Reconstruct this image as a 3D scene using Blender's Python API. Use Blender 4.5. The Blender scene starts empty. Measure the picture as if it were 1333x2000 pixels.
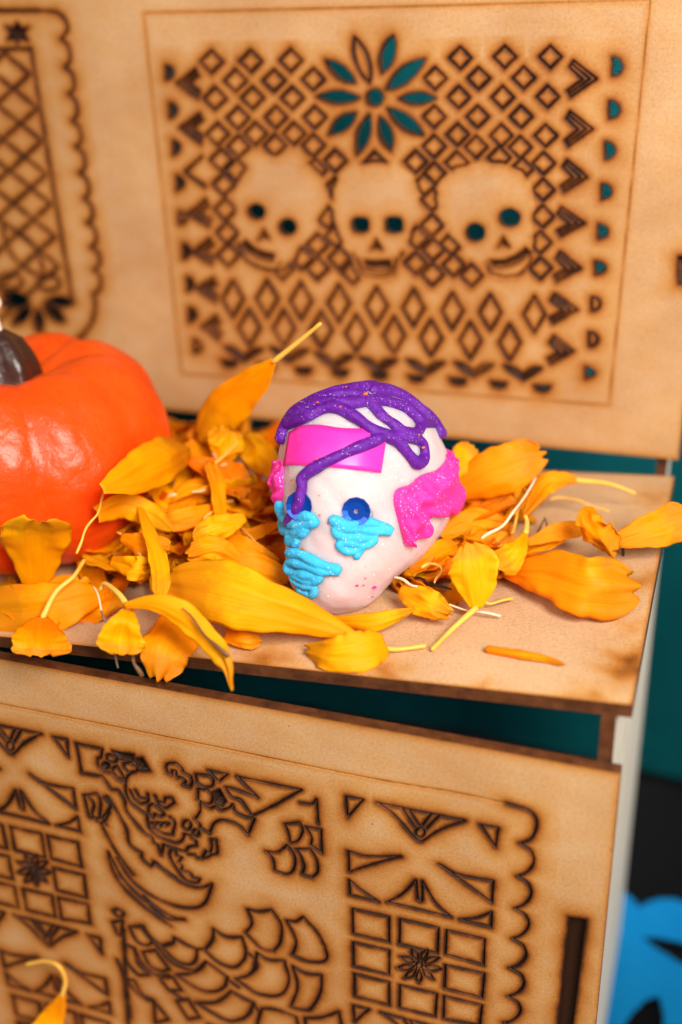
import bpy, math, random
import numpy as np
from mathutils import Vector, Matrix

# ------------------------------------------------------------------ camera
S = 0.001                       # everything below is modelled in millimetres
sc = bpy.context.scene
col = sc.collection
cam_d = bpy.data.cameras.new('camera'); cam = bpy.data.objects.new('camera', cam_d); col.objects.link(cam)
cam.matrix_world = Matrix([[0.944625, -0.116642, 0.306721, 0.0093616], [0.326821, 0.418486, -0.847383, -0.1857039], [-0.029518, 0.900702, 0.433433, 0.1243691], [0, 0, 0, 1]])
cam_d.sensor_fit = 'HORIZONTAL'; cam_d.sensor_width = 24.0; cam_d.lens = 39.1580
cam_d.clip_start = 0.005; cam_d.clip_end = 20
cam_d.dof.use_dof = True; cam_d.dof.focus_distance = 0.260; cam_d.dof.aperture_fstop = 5.6; cam_d.dof.aperture_blades = 0
sc.camera = cam
# ------------------------------------------------------------------ light
world = bpy.data.worlds.new('World'); sc.world = world; world.use_nodes = True
world.node_tree.nodes['Background'].inputs[0].default_value = (1.0, 0.93, 0.86, 1)
world.node_tree.nodes['Background'].inputs[1].default_value = 0.06
def area(name, loc, target, size, sizey, power, colr=(1, 1, 1)):
    l = bpy.data.lights.new(name, 'AREA'); l.shape = 'RECTANGLE'; l.size = size; l.size_y = sizey
    l.energy = power; l.color = colr
    o = bpy.data.objects.new(name, l); col.objects.link(o)
    o.location = loc
    o.rotation_euler = (Vector(target) - Vector(loc)).to_track_quat('-Z', 'Y').to_euler()
    return o
area('key_softbox', (0.20, -0.27, 0.32), (-0.06, 0.03, -0.02), 0.17, 0.22, 3.7, (1.0, 0.94, 0.87))
area('fill_softbox', (-0.20, -0.40, 0.34), (-0.09, 0.02, -0.01), 0.25, 0.25, 0.75, (1.0, 0.93, 0.86))
area('added_backdrop_fill', (0.30, 0.15, -0.03), (-0.10, 0.25, -0.13), 0.10, 0.10, 0.34, (0.95, 0.98, 1.0))  # added out-of-frame fill, brightens the teal cloth and the gap under the shelf
spot = area('added_backdrop_top_fill', (0.0, 0.225, 0.50), (-0.06, 0.25, 0.0), 0.10, 0.04, 0.35, (0.95, 0.98, 1.0)); spot.data.spread = math.radians(28)  # added unseen overhead fill, brightens the cloth behind the cut holes
sc.view_settings.view_transform = 'Standard'; sc.view_settings.look = 'None'
sc.view_settings.exposure = 0.43; sc.view_settings.gamma = 1.0; sc.view_settings.use_curve_mapping = False

# ------------------------------------------------------------------ helpers
random.seed(4); rng = np.random.default_rng(4)
def mesh(name, V, F, mats=(), parent=None, smooth=False, mi=None):
    me = bpy.data.meshes.new(name)
    me.from_pydata([(x * S, y * S, z * S) for x, y, z in V], [], [tuple(f) for f in F])
    for m in mats: me.materials.append(m)
    if mi is not None: me.polygons.foreach_set('material_index', list(mi))
    if smooth: me.polygons.foreach_set('use_smooth', [True] * len(me.polygons))
    me.update()
    o = bpy.data.objects.new(name, me); col.objects.link(o)
    if parent: o.parent = parent
    return o
def recentre(o):
    """put the origin of a lone mesh at its base"""
    me = o.data; n = len(me.vertices); a = np.empty(n * 3); me.vertices.foreach_get('co', a); a = a.reshape(-1, 3)
    c = np.array([(a[:, 0].min() + a[:, 0].max()) / 2, (a[:, 1].min() + a[:, 1].max()) / 2, a[:, 2].min()])
    me.vertices.foreach_set('co', (a - c).ravel()); o.location = c; me.update(); return o
def empty(name, loc):
    o = bpy.data.objects.new(name, None); o.empty_display_size = 0.01; col.objects.link(o); o.location = [c * S for c in loc]
    return o
def adopt(o, root):
    """parent keeping the world place"""
    o.parent = root; o.matrix_parent_inverse = Matrix.Translation(root.location).inverted(); return o
def tag(o, label, cat, group=None):
    o['label'] = label; o['category'] = cat
    if group: o['group'] = group
    return o
def quad_ids(nu, nv, wrap_v=False):
    F = []
    for i in range(nu - 1):
        for j in range(nv if wrap_v else nv - 1):
            k = (j + 1) % nv
            F.append((i * nv + j, i * nv + k, (i + 1) * nv + k, (i + 1) * nv + j))
    return F
def catmull(P, n):
    P = [np.array(q, float) for q in P]; P = [2 * P[0] - P[1]] + P + [2 * P[-1] - P[-2]]
    out = []
    for i in range(1, len(P) - 2):
        for k in range(n):
            t = k / n; a, b, c, d = P[i - 1:i + 3]
            out.append(.5 * (2 * b + (c - a) * t + (2 * a - 5 * b + 4 * c - d) * t * t + (3 * b - a - 3 * c + d) * t ** 3))
    out.append(P[-2]); return np.array(out)
def tube_geo(path, rad, seg=10, flat=None, cap=True):
    """round tube along path (n,3) with radii; returns V,F"""
    n = len(path); V = []; rad = np.broadcast_to(rad, (n,))
    tg = np.gradient(path, axis=0); tg /= np.linalg.norm(tg, axis=1)[:, None] + 1e-9
    up = np.array([0.13, 0.2, 1.0])
    s = np.cross(tg[0], up); s /= np.linalg.norm(s)
    for i in range(n):
        s = s - tg[i] * (s @ tg[i]); s /= np.linalg.norm(s) + 1e-9
        b = np.cross(tg[i], s)
        for k in range(seg):
            a = 2 * math.pi * k / seg
            V.append(path[i] + rad[i] * (math.cos(a) * s + math.sin(a) * b))
    F = quad_ids(n, seg, True)
    if cap:
        for e, i in ((0, 0), (1, n - 1)):
            dirn = -tg[0] if e == 0 else tg[-1]
            ring = list(range(i * seg, i * seg + seg))
            r2 = len(V)
            for k in ring: V.append(path[i] + (V[k] - path[i]) * .62 + dirn * rad[i] * .55)
            c = len(V); V.append(path[i] + dirn * rad[i] * .8)
            for k in range(seg):
                k2 = (k + 1) % seg
                f = (ring[k], ring[k2], r2 + k2, r2 + k); g = (r2 + k, r2 + k2, c)
                F.append(f[::-1] if e == 0 else f); F.append(g[::-1] if e == 0 else g)
    return V, F
def box(name, x0, x1, y0, y1, z0, z1, mats, parent=None, mi=None, bev=0.0):
    V = [(x, y, z) for z in (z0, z1) for y in (y0, y1) for x in (x0, x1)]
    F = [(0, 2, 3, 1), (4, 5, 7, 6), (0, 1, 5, 4), (2, 6, 7, 3), (0, 4, 6, 2), (1, 3, 7, 5)]
    return mesh(name, V, F, mats, parent, mi=mi)
def remeshed(name, V, F, voxel, mats, parent, smooth_it=6):
    """weld overlapping shells into one soft surface"""
    o = mesh(name, V, F)
    m = o.modifiers.new('r', 'REMESH'); m.mode = 'VOXEL'; m.voxel_size = voxel * S; m.use_smooth_shade = True
    m2 = o.modifiers.new('s', 'SMOOTH'); m2.iterations = smooth_it; m2.factor = .5
    dg = bpy.context.evaluated_depsgraph_get()
    me = bpy.data.meshes.new_from_object(o.evaluated_get(dg)); me.name = name
    bpy.data.objects.remove(o)
    o = bpy.data.objects.new(name, me); col.objects.link(o)
    me.materials.clear()
    for mm in mats: me.materials.append(mm)
    me.polygons.foreach_set('use_smooth', [True] * len(me.polygons))
    if parent: adopt(o, parent)
    return o

# ------------------------------------------------------------------ materials
class M:
    """tiny node-tree builder"""
    def __init__(s, name):
        s.m = bpy.data.materials.new(name); s.m.use_nodes = True; s.t = s.m.node_tree
        s.b = s.t.nodes['Principled BSDF']; s.out = s.t.nodes['Material Output']
    def n(s, typ, **k):
        d = s.t.nodes.new(typ)
        for a, v in k.items():
            if a.startswith('i_'):
                key = a[2:]; key = int(key) if key.isdigit() else key.replace('_', ' ')
                d.inputs[key].default_value = v
            else: setattr(d, a, v)
        return d
    def l(s, a, b): s.t.links.new(a, b)
    def ramp(s, fac, stops):
        r = s.n('ShaderNodeValToRGB'); e = r.color_ramp.elements
        while len(e) < len(stops): e.new(.5)
        for q, (p, c) in zip(e, stops): q.position = p; q.color = (*c, 1) if len(c) == 3 else c
        s.l(fac, r.inputs[0]); return r.outputs[0]
    def mix(s, fac, a, b, mode='MIX'):
        x = s.n('ShaderNodeMix', data_type='RGBA', blend_type=mode)
        for v, i in ((fac, 0), (a, 6), (b, 7)):
            if hasattr(v, 'links'): s.l(v, x.inputs[i])
            else: x.inputs[i].default_value = (*v, 1) if isinstance(v, tuple) and len(v) == 3 else v
        return x.outputs[2]
    def math(s, op, a, b=0.5):
        x = s.n('ShaderNodeMath', operation=op)
        for v, i in ((a, 0), (b, 1)):
            if hasattr(v, 'links'): s.l(v, x.inputs[i])
            else: x.inputs[i].default_value = v
        return x.outputs[0]
    def noise(s, scale, detail=4, rough=.6, vec=None, w=0):
        x = s.n('ShaderNodeTexNoise', i_Scale=scale, i_Detail=detail, i_Roughness=rough)
        if vec is None:
            if not hasattr(s, 'obj'):
                s.tc = s.n('ShaderNodeTexCoord'); s.obj = s.tc.outputs['Object']
            vec = s.obj
        s.l(vec, x.inputs['Vector']); return x.outputs['Fac']
    def bump(s, h, strength, dist):
        x = s.n('ShaderNodeBump', i_Strength=strength, i_Distance=dist); s.l(h, x.inputs['Height']); s.l(x.outputs[0], s.b.inputs['Normal'])

def mdf(name, attr=False, face=((.475, .268, .125), (.575, .352, .178))):
    """raw MDF: mottled tan with fine fibres and dark flecks; attribute 'burn' scorches it"""
    m = M(name)
    big = m.noise(38, 3, .5); fine = m.noise(1300, 5, .75)
    mp = m.n('ShaderNodeMapping'); m.l(m.obj, mp.inputs[0]); mp.inputs['Scale'].default_value = (1, 1, 1)
    f1 = m.noise(1500, 5, .8, mp.outputs[0])
    c = m.mix(m.ramp(big, [(.3, (0, 0, 0)), (.72, (1, 1, 1))]), face[0], face[1])
    c = m.mix(.42, c, m.ramp(f1, [(.30, (.10, .07, .05)), (.47, (.50, .48, .46)), (.70, (.78, .78, .78))]), 'OVERLAY')
    v = m.n('ShaderNodeTexVoronoi', i_Scale=210.0, i_Randomness=1.0); m.l(m.obj, v.inputs['Vector'])
    keep = m.n('ShaderNodeSeparateColor'); m.l(v.outputs['Color'], keep.inputs[0])
    dot = m.math('MULTIPLY', m.math('LESS_THAN', v.outputs['Distance'], .055), m.math('GREATER_THAN', keep.outputs[0], .86))
    c = m.mix(m.math('MULTIPLY', dot, .75), c, (.09, .045, .025))
    if attr:
        a = m.n('ShaderNodeAttribute', attribute_name='burn')
        b = m.math('ADD', a.outputs['Fac'], m.math('MULTIPLY', m.math('SUBTRACT', m.noise(150, 3, .6), .5), m.math('MULTIPLY', a.outputs['Fac'], .9)))
        scor = m.ramp(b, [(0, (1, 1, 1)), (.22, (.95, .80, .53)), (.5, (.74, .44, .13)), (.76, (.33, .145, .035)), (1, (.05, .024, .012))])
        c = m.mix(1.0, c, scor, 'MULTIPLY')
    m.l(c, m.b.inputs['Base Color']); m.b.inputs['Roughness'].default_value = .62; m.b.inputs['Specular IOR Level'].default_value = .28
    m.bump(m.math('ADD', fine, m.math('MULTIPLY', f1, .6)), .22, .0002)
    return m.m
MAT_BOARD = mdf('mdf_engraved', True)
MAT_SHELF = mdf('mdf_shelf', True, ((.53, .32, .165), (.63, .405, .22)))
def burnt(name, a, b, gloss=.45):
    m = M(name); n1 = m.noise(260, 5, .7)
    m.l(m.ramp(n1, [(.3, a), (.7, b)]), m.b.inputs['Base Color']); m.b.inputs['Roughness'].default_value = gloss
    m.bump(m.noise(900, 4, .7), .5, .0003); return m.m
MAT_EDGE = burnt('laser_burnt_edge', (.045, .014, .005), (.155, .048, .014))
MAT_CHAR = burnt('charred_cut', (.008, .005, .003), (.05, .02, .008))
m = M('pale_board_face'); m.l(m.ramp(m.noise(220, 4), [(.3, (.62, .52, .40)), (.7, (.74, .64, .51))]), m.b.inputs['Base Color']); m.b.inputs['Roughness'].default_value = .6
MAT_SIDE = m.m
def cloth(name, a, b, sc1=90):
    m = M(name)
    m.l(m.mix(m.noise(sc1, 5, .65), a, b), m.b.inputs['Base Color']); m.b.inputs['Roughness'].default_value = .9
    m.b.inputs['Specular IOR Level'].default_value = .1; m.bump(m.noise(1500, 3), .4, .0006); return m.m
MAT_TEAL = cloth('teal_felt', (.0, .044, .051), (.0, .080, .088))
MAT_BLACK = cloth('black_cloth', (.0005, .0005, .0006), (.0016, .0016, .0016))
MAT_BLUE = cloth('blue_paper', (.0, .11, .27), (.003, .15, .34), 60)

# ------------------------------------------------------------------ setting
def sheet(name, x0, x1, y0, y1, z, mat, n=60, amp=1.0, vertical=False):
    V = []
    for i in range(n):
        for j in range(n):
            a = x0 + (x1 - x0) * i / (n - 1); b = y0 + (y1 - y0) * j / (n - 1)
            w = amp * (math.sin(a * .021 + b * .013) + .6 * math.sin(b * .034 - a * .017 + 1) + .35 * math.sin(a * .07 + 2))
            V.append((a, z + w, b) if vertical else (a, b, z + w))
    return mesh(name, V, quad_ids(n, n), [mat], smooth=True)
ZT = -218.0
t = sheet('table_top', -700, 500, -420, 262, ZT, MAT_BLACK, amp=.4); t['kind'] = 'structure'
t = sheet('backdrop', -900, 700, ZT + 5, 520, 250, MAT_TEAL, amp=2.5, vertical=True); t['kind'] = 'structure'

def papel():
    """blue cut-paper sheet with a scalloped rim and curved cut-outs, lying on the black table"""
    nx, ny = 190, 220
    X = np.linspace(-45, 110, nx); Y = np.linspace(-40, 190, ny)
    gx, gy = np.meshgrid((X[1:] + X[:-1]) / 2, (Y[1:] + Y[:-1]) / 2, indexing='ij')
    top = 164 + 10 * np.abs(np.sin((gx + 22) / 26 * math.pi)) ** .7
    keep = gy < top
    def blade(cx, cy, L, w, ang, bend):
        ca, sa = math.cos(ang), math.sin(ang)
        u = (gx - cx) * ca + (gy - cy) * sa; v = -(gx - cx) * sa + (gy - cy) * ca - bend * u * u
        t = np.clip((u + L) / (2 * L), 0, 1)
        return (np.abs(u) < L) & (np.abs(v) < w * np.sin(math.pi * t) ** .7 * (1.15 - .5 * t))
    for a in ((36, 140, 30, 6.5, -.5, -.006), (12, 96, 26, 8.5, -1.35, .012), (58, 88, 24, 6, -1.0, -.01), (-18, 100, 20, 5, -1.8, .01), (22, 20, 26, 7, -1.5, -.01), (70, 30, 26, 7, -1.2, .01), (-18, 30, 22, 6, -1.7, .0), (85, 128, 20, 5, -.4, .01)):
        keep &= ~blade(*a)
    idx = -np.ones((nx, ny), int); V = []; F = []
    def vid(i, j):
        if idx[i, j] < 0:
            idx[i, j] = len(V); x, y = X[i], Y[j]
            V.append((x, y, ZT + 2.6 + 1.2 * math.sin(x * .06) * math.sin(y * .05 + 1)))
        return idx[i, j]
    for i in range(nx - 1):
        for j in range(ny - 1):
            if keep[i, j]: F.append((vid(i, j), vid(i + 1, j), vid(i + 1, j + 1), vid(i, j + 1)))
    o = mesh('cut_paper_sheet', V, F, [MAT_BLUE], smooth=True)
    md = o.modifiers.new('thick', 'SOLIDIFY'); md.thickness = .0004
    return tag(recentre(o), 'bright blue cut-paper sheet with scalloped rim lying on the black table cloth', 'paper banner')
papel()

# ------------------------------------------------------------------ laser-cut boards
F_CLOSED = [
  [(-58.95,-41.85),(-54.76,-41.72),(-58.74,-47.82)],
  [(-28.15,-41.97),(-24.27,-41.85),(-24.7,-47.38)],
  [(-58.83,-57.86),(-54.33,-58.07),(-46.22,-55.93),(-53.6,-60.54),(-58.81,-64.22)],
  [(-37.19,-55.7),(-32.71,-57.52),(-24.86,-57.16),(-25.03,-63.65),(-30.83,-59.84)],
  [(-58.88,-66.58),(-55.75,-69.07),(-51.63,-71.27),(-58.81,-71.24)],
  [(-49.65,-70.88),(-45.91,-67.17),(-42.62,-62.04),(-42.24,-67.82),(-41.58,-68.12),(-41.09,-67.23),(-41.1,-61.85),(-37.84,-67.74),(-34.2,-70.85),(-47.88,-70.76)],
  [(-24.96,-66.3),(-25,-70.98),(-32.11,-70.95),(-28.03,-68.95)],
  [(-58.32,-75.53),(-49.19,-75.3),(-49.28,-83.4),(-58.33,-83.5)],
  [(-46.54,-75.15),(-37.2,-75.04),(-37.41,-83.21),(-46.72,-83.21)],
  [(-35.28,-75.2),(-26.3,-75.13),(-26.35,-83.29),(-35.46,-82.94)],
  [(-58.4,-86.44),(-49.31,-86.15),(-49.4,-94.22),(-58.49,-94.45)],
  [(-35.42,-86.32),(-26.09,-86.06),(-26.45,-94.11),(-35.57,-94.08)],
  [(-58.34,-96.98),(-49.43,-96.85),(-49.52,-104.64),(-58.46,-104.82)],
  [(-46.69,-96.84),(-37.42,-96.61),(-37.76,-104.44),(-46.83,-104.64)],
  [(-35.62,-96.8),(-26.39,-96.51),(-26.8,-103.48),(-35.74,-104.54)],
  [(-40.65,-47.53),(-40.85,-48.34),(-41.36,-48.95),(-42.01,-49.12),(-42.53,-48.79),(-42.73,-48.08),(-42.53,-47.26),(-42.01,-46.66),(-41.37,-46.49),(-40.85,-46.82)],
  [(-40.74,-88.65),(-38.86,-89.42),(-36.42,-88.01),(-38.59,-87.47)],
  [(-41.14,-89.66),(-40.4,-91.84),(-38.36,-91.93),(-39.29,-90.27)],
  [(-41.86,-90.22),(-42.63,-92.82),(-41.97,-94.4),(-41.19,-92.38)],
  [(-42.57,-90.09),(-44.5,-91.86),(-45.57,-94.2),(-43.42,-92.78)],
  [(-42.94,-89.31),(-45.1,-89.44),(-47.4,-91.42),(-44.9,-91.27)],
  [(-42.79,-88.27),(-44.18,-86.7),(-46.6,-87.4),(-44.93,-88.57)],
  [(-42.19,-87.43),(-42.17,-84.93),(-43.6,-84.06),(-43.52,-85.98)],
  [(-41.43,-87.21),(-40.02,-84.94),(-39.83,-82.93),(-41.34,-84.68)],
  [(-40.86,-87.69),(-38.72,-86.7),(-37.01,-84.48),(-39.4,-85.27)],
  [(-41.12,-88.48),(-41.35,-89.31),(-41.91,-89.81),(-42.48,-89.69),(-42.71,-89.02),(-42.48,-88.19),(-41.92,-87.69),(-41.35,-87.81)],
  [(-165.86,-42),(-161.67,-41.87),(-165.65,-47.97)],
  [(-135.06,-42.12),(-131.18,-42),(-131.61,-47.53)],
  [(-165.74,-58.01),(-161.24,-58.22),(-153.13,-56.08),(-160.51,-60.69),(-165.72,-64.37)],
  [(-144.1,-55.85),(-139.62,-57.67),(-131.77,-57.31),(-131.94,-63.8),(-137.74,-59.99)],
  [(-165.79,-66.73),(-162.66,-69.22),(-158.54,-71.42),(-165.72,-71.39)],
  [(-156.56,-71.03),(-152.82,-67.32),(-149.53,-62.19),(-149.15,-67.97),(-148.49,-68.27),(-148,-67.38),(-148.01,-62),(-144.75,-67.89),(-141.11,-71),(-154.79,-70.91)],
  [(-131.87,-66.45),(-131.91,-71.13),(-139.02,-71.1),(-134.94,-69.1)],
  [(-165.23,-75.68),(-156.1,-75.45),(-156.19,-83.55),(-165.24,-83.65)],
  [(-153.45,-75.3),(-144.11,-75.19),(-144.32,-83.36),(-153.63,-83.36)],
  [(-142.19,-75.35),(-133.21,-75.28),(-133.26,-83.44),(-142.37,-83.09)],
  [(-165.31,-86.59),(-156.22,-86.3),(-156.31,-94.37),(-165.4,-94.6)],
  [(-142.33,-86.47),(-133,-86.21),(-133.36,-94.26),(-142.48,-94.23)],
  [(-165.25,-97.13),(-156.34,-97),(-156.43,-104.79),(-165.37,-104.97)],
  [(-153.6,-96.99),(-144.33,-96.76),(-144.67,-104.59),(-153.74,-104.79)],
  [(-142.53,-96.95),(-133.3,-96.66),(-133.71,-103.63),(-142.65,-104.69)],
  [(-147.56,-47.68),(-147.76,-48.49),(-148.27,-49.1),(-148.92,-49.27),(-149.44,-48.94),(-149.64,-48.23),(-149.44,-47.41),(-148.92,-46.81),(-148.28,-46.64),(-147.76,-46.97)],
  [(-147.65,-88.8),(-145.77,-89.57),(-143.33,-88.16),(-145.5,-87.62)],
  [(-148.05,-89.81),(-147.31,-91.99),(-145.27,-92.08),(-146.2,-90.42)],
  [(-148.77,-90.37),(-149.54,-92.97),(-148.88,-94.55),(-148.1,-92.53)],
  [(-149.48,-90.24),(-151.41,-92.01),(-152.48,-94.35),(-150.33,-92.93)],
  [(-149.85,-89.46),(-152.01,-89.59),(-154.31,-91.57),(-151.81,-91.42)],
  [(-149.7,-88.42),(-151.09,-86.85),(-153.51,-87.55),(-151.84,-88.72)],
  [(-149.1,-87.58),(-149.08,-85.08),(-150.51,-84.21),(-150.43,-86.13)],
  [(-148.34,-87.36),(-146.93,-85.09),(-146.74,-83.08),(-148.25,-84.83)],
  [(-147.77,-87.84),(-145.63,-86.85),(-143.92,-84.63),(-146.31,-85.42)],
  [(-148.03,-88.63),(-148.26,-89.46),(-148.82,-89.96),(-149.39,-89.84),(-149.62,-89.17),(-149.39,-88.34),(-148.83,-87.84),(-148.26,-87.96)],
  [(-58.97,-108.13),(-54.78,-108),(-58.76,-114.1)],
  [(-28.17,-108.25),(-24.29,-108.13),(-24.72,-113.66)],
  [(-58.85,-124.14),(-54.35,-124.35),(-46.24,-122.21),(-53.62,-126.82),(-58.83,-130.5)],
  [(-37.21,-121.98),(-32.73,-123.8),(-24.88,-123.44),(-25.05,-129.93),(-30.85,-126.12)],
  [(-58.9,-132.86),(-55.77,-135.35),(-51.65,-137.55),(-58.83,-137.52)],
  [(-49.67,-137.16),(-45.93,-133.45),(-42.64,-128.32),(-42.26,-134.1),(-41.6,-134.4),(-41.11,-133.51),(-41.12,-128.13),(-37.86,-134.02),(-34.22,-137.13),(-47.9,-137.04)],
  [(-24.98,-132.58),(-25.02,-137.26),(-32.13,-137.23),(-28.05,-135.23)],
  [(-58.34,-141.81),(-49.21,-141.58),(-49.3,-149.68),(-58.35,-149.78)],
  [(-46.56,-141.43),(-37.22,-141.32),(-37.43,-149.49),(-46.74,-149.49)],
  [(-35.3,-141.48),(-26.32,-141.41),(-26.37,-149.57),(-35.48,-149.22)],
  [(-58.42,-152.72),(-49.33,-152.43),(-49.42,-160.5),(-58.51,-160.73)],
  [(-35.44,-152.6),(-26.11,-152.34),(-26.47,-160.39),(-35.59,-160.36)],
  [(-58.36,-163.26),(-49.45,-163.13),(-49.54,-170.92),(-58.48,-171.1)],
  [(-46.71,-163.12),(-37.44,-162.89),(-37.78,-170.72),(-46.85,-170.92)],
  [(-35.64,-163.08),(-26.41,-162.79),(-26.82,-169.76),(-35.76,-170.82)],
  [(-40.67,-113.81),(-40.87,-114.62),(-41.38,-115.23),(-42.03,-115.4),(-42.55,-115.07),(-42.75,-114.36),(-42.55,-113.54),(-42.03,-112.94),(-41.39,-112.77),(-40.87,-113.1)],
  [(-40.76,-154.93),(-38.88,-155.7),(-36.44,-154.29),(-38.61,-153.75)],
  [(-41.16,-155.94),(-40.42,-158.12),(-38.38,-158.21),(-39.31,-156.55)],
  [(-41.88,-156.5),(-42.65,-159.1),(-41.99,-160.68),(-41.21,-158.66)],
  [(-42.59,-156.37),(-44.52,-158.14),(-45.59,-160.48),(-43.44,-159.06)],
  [(-42.96,-155.59),(-45.12,-155.72),(-47.42,-157.7),(-44.92,-157.55)],
  [(-42.81,-154.55),(-44.2,-152.98),(-46.62,-153.68),(-44.95,-154.85)],
  [(-42.21,-153.71),(-42.19,-151.21),(-43.62,-150.34),(-43.54,-152.26)],
  [(-41.45,-153.49),(-40.04,-151.22),(-39.85,-149.21),(-41.36,-150.96)],
  [(-40.88,-153.97),(-38.74,-152.98),(-37.03,-150.76),(-39.42,-151.55)],
  [(-41.14,-154.76),(-41.37,-155.59),(-41.93,-156.09),(-42.5,-155.97),(-42.73,-155.3),(-42.5,-154.47),(-41.94,-153.97),(-41.37,-154.09)],
  [(-165.86,-108.28),(-161.67,-108.15),(-165.65,-114.25)],
  [(-135.06,-108.4),(-131.18,-108.28),(-131.61,-113.81)],
  [(-165.74,-124.29),(-161.24,-124.5),(-153.13,-122.36),(-160.51,-126.97),(-165.72,-130.65)],
  [(-144.1,-122.13),(-139.62,-123.95),(-131.77,-123.59),(-131.94,-130.08),(-137.74,-126.27)],
  [(-165.79,-133.01),(-162.66,-135.5),(-158.54,-137.7),(-165.72,-137.67)],
  [(-156.56,-137.31),(-152.82,-133.6),(-149.53,-128.47),(-149.15,-134.25),(-148.49,-134.55),(-148,-133.66),(-148.01,-128.28),(-144.75,-134.17),(-141.11,-137.28),(-154.79,-137.19)],
  [(-131.87,-132.73),(-131.91,-137.41),(-139.02,-137.38),(-134.94,-135.38)],
  [(-165.23,-141.96),(-156.1,-141.73),(-156.19,-149.83),(-165.24,-149.93)],
  [(-153.45,-141.58),(-144.11,-141.47),(-144.32,-149.64),(-153.63,-149.64)],
  [(-142.19,-141.63),(-133.21,-141.56),(-133.26,-149.72),(-142.37,-149.37)],
  [(-165.31,-152.87),(-156.22,-152.58),(-156.31,-160.65),(-165.4,-160.88)],
  [(-142.33,-152.75),(-133,-152.49),(-133.36,-160.54),(-142.48,-160.51)],
  [(-165.25,-163.41),(-156.34,-163.28),(-156.43,-171.07),(-165.37,-171.25)],
  [(-153.6,-163.27),(-144.33,-163.04),(-144.67,-170.87),(-153.74,-171.07)],
  [(-142.53,-163.23),(-133.3,-162.94),(-133.71,-169.91),(-142.65,-170.97)],
  [(-147.56,-113.96),(-147.76,-114.77),(-148.27,-115.38),(-148.92,-115.55),(-149.44,-115.22),(-149.64,-114.51),(-149.44,-113.69),(-148.92,-113.09),(-148.28,-112.92),(-147.76,-113.25)],
  [(-147.65,-155.08),(-145.77,-155.85),(-143.33,-154.44),(-145.5,-153.9)],
  [(-148.05,-156.09),(-147.31,-158.27),(-145.27,-158.36),(-146.2,-156.7)],
  [(-148.77,-156.65),(-149.54,-159.25),(-148.88,-160.83),(-148.1,-158.81)],
  [(-149.48,-156.52),(-151.41,-158.29),(-152.48,-160.63),(-150.33,-159.21)],
  [(-149.85,-155.74),(-152.01,-155.87),(-154.31,-157.85),(-151.81,-157.7)],
  [(-149.7,-154.7),(-151.09,-153.13),(-153.51,-153.83),(-151.84,-155)],
  [(-149.1,-153.86),(-149.08,-151.36),(-150.51,-150.49),(-150.43,-152.41)],
  [(-148.34,-153.64),(-146.93,-151.37),(-146.74,-149.36),(-148.25,-151.11)],
  [(-147.77,-154.12),(-145.63,-153.13),(-143.92,-150.91),(-146.31,-151.7)],
  [(-148.03,-154.91),(-148.26,-155.74),(-148.82,-156.24),(-149.39,-156.12),(-149.62,-155.45),(-149.39,-154.62),(-148.83,-154.12),(-148.26,-154.24)],
  [(-119.43,-48.16),(-118.06,-47.07),(-116.93,-49.12),(-116.44,-50.75),(-117.99,-50.54),(-119.23,-49.28)],
  [(-115.98,-45.82),(-114.15,-45.02),(-112.44,-46.53),(-112.72,-47.36),(-114.91,-48.26),(-115.96,-46.97)],
  [(-120.49,-44.38),(-119.38,-43.93),(-117.75,-44.7),(-118.24,-45.77),(-119.5,-46.06),(-120.53,-45.92)],
  [(-110.47,-57.51),(-109.32,-56.63),(-107.05,-58.04),(-106.48,-59.07),(-107.64,-60.17),(-108.98,-59.71),(-109.79,-60.72),(-110.91,-59.81)],
  [(-104.34,-44.26),(-103.7,-42.98),(-101.62,-42.31),(-100.09,-43.64),(-99.86,-44.71),(-97.93,-45.38),(-97.78,-47.23),(-98.59,-48.76),(-100.26,-48.59),(-99.45,-47.26),(-100.53,-46.38),(-101.74,-46.67),(-101.88,-44.81),(-102.89,-44.86),(-103.04,-46.22),(-104.01,-45.88)],
  [(-96.52,-44.48),(-93.18,-44.07),(-91.96,-45.09),(-92.45,-46.89),(-94.51,-47.77),(-96.42,-46.91)],
  [(-93.05,-42.55),(-88.16,-42.51),(-90.67,-45.34)],
  [(-96.26,-48.76),(-93.9,-48.38),(-92.73,-50.18),(-93.25,-52.22),(-94.97,-52.85),(-96.74,-52.13)],
  [(-99.35,-60.6),(-99.64,-61.52),(-100.26,-62.2),(-100.96,-62.38),(-101.47,-62),(-101.6,-61.19),(-101.29,-60.27),(-100.68,-59.59),(-99.98,-59.41),(-99.48,-59.8)],
  [(-97.38,-62.47),(-97.7,-63.26),(-98.35,-63.72),(-98.94,-63.58),(-99.13,-62.93),(-98.8,-62.14),(-98.15,-61.68),(-97.56,-61.81)],
  [(-128.96,-58.73),(-125.12,-57.18),(-124.27,-59.58),(-125.34,-65.12),(-128.34,-65.68)],
  [(-105.94,-70.22),(-104.52,-70.03),(-104.36,-71.84),(-102.96,-71.86),(-104.21,-73.86),(-103.26,-74.84),(-103.57,-76.18),(-101.3,-76.37),(-100.39,-77.78),(-98.63,-77.69),(-99.47,-79.19),(-102.3,-79.38),(-104.2,-77.19),(-105.39,-75.02),(-106.35,-72.39)],
  [(-85.72,-42.6),(-69.65,-42.57),(-75.93,-48.15),(-82.07,-52.96),(-83.22,-52.56),(-85.36,-49.48),(-87.69,-49.03),(-89.12,-46.46),(-86.9,-46.44),(-80.82,-47.5)],
  [(-74.37,-53.75),(-70.7,-52.45),(-69.94,-54.49),(-71.26,-57.96),(-73.36,-59.23),(-73.52,-56.82)],
  [(-69.17,-53.25),(-65.32,-53.1),(-65.46,-60.24),(-66.43,-59.46),(-68.11,-58.51),(-67.86,-56.01)],
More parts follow.
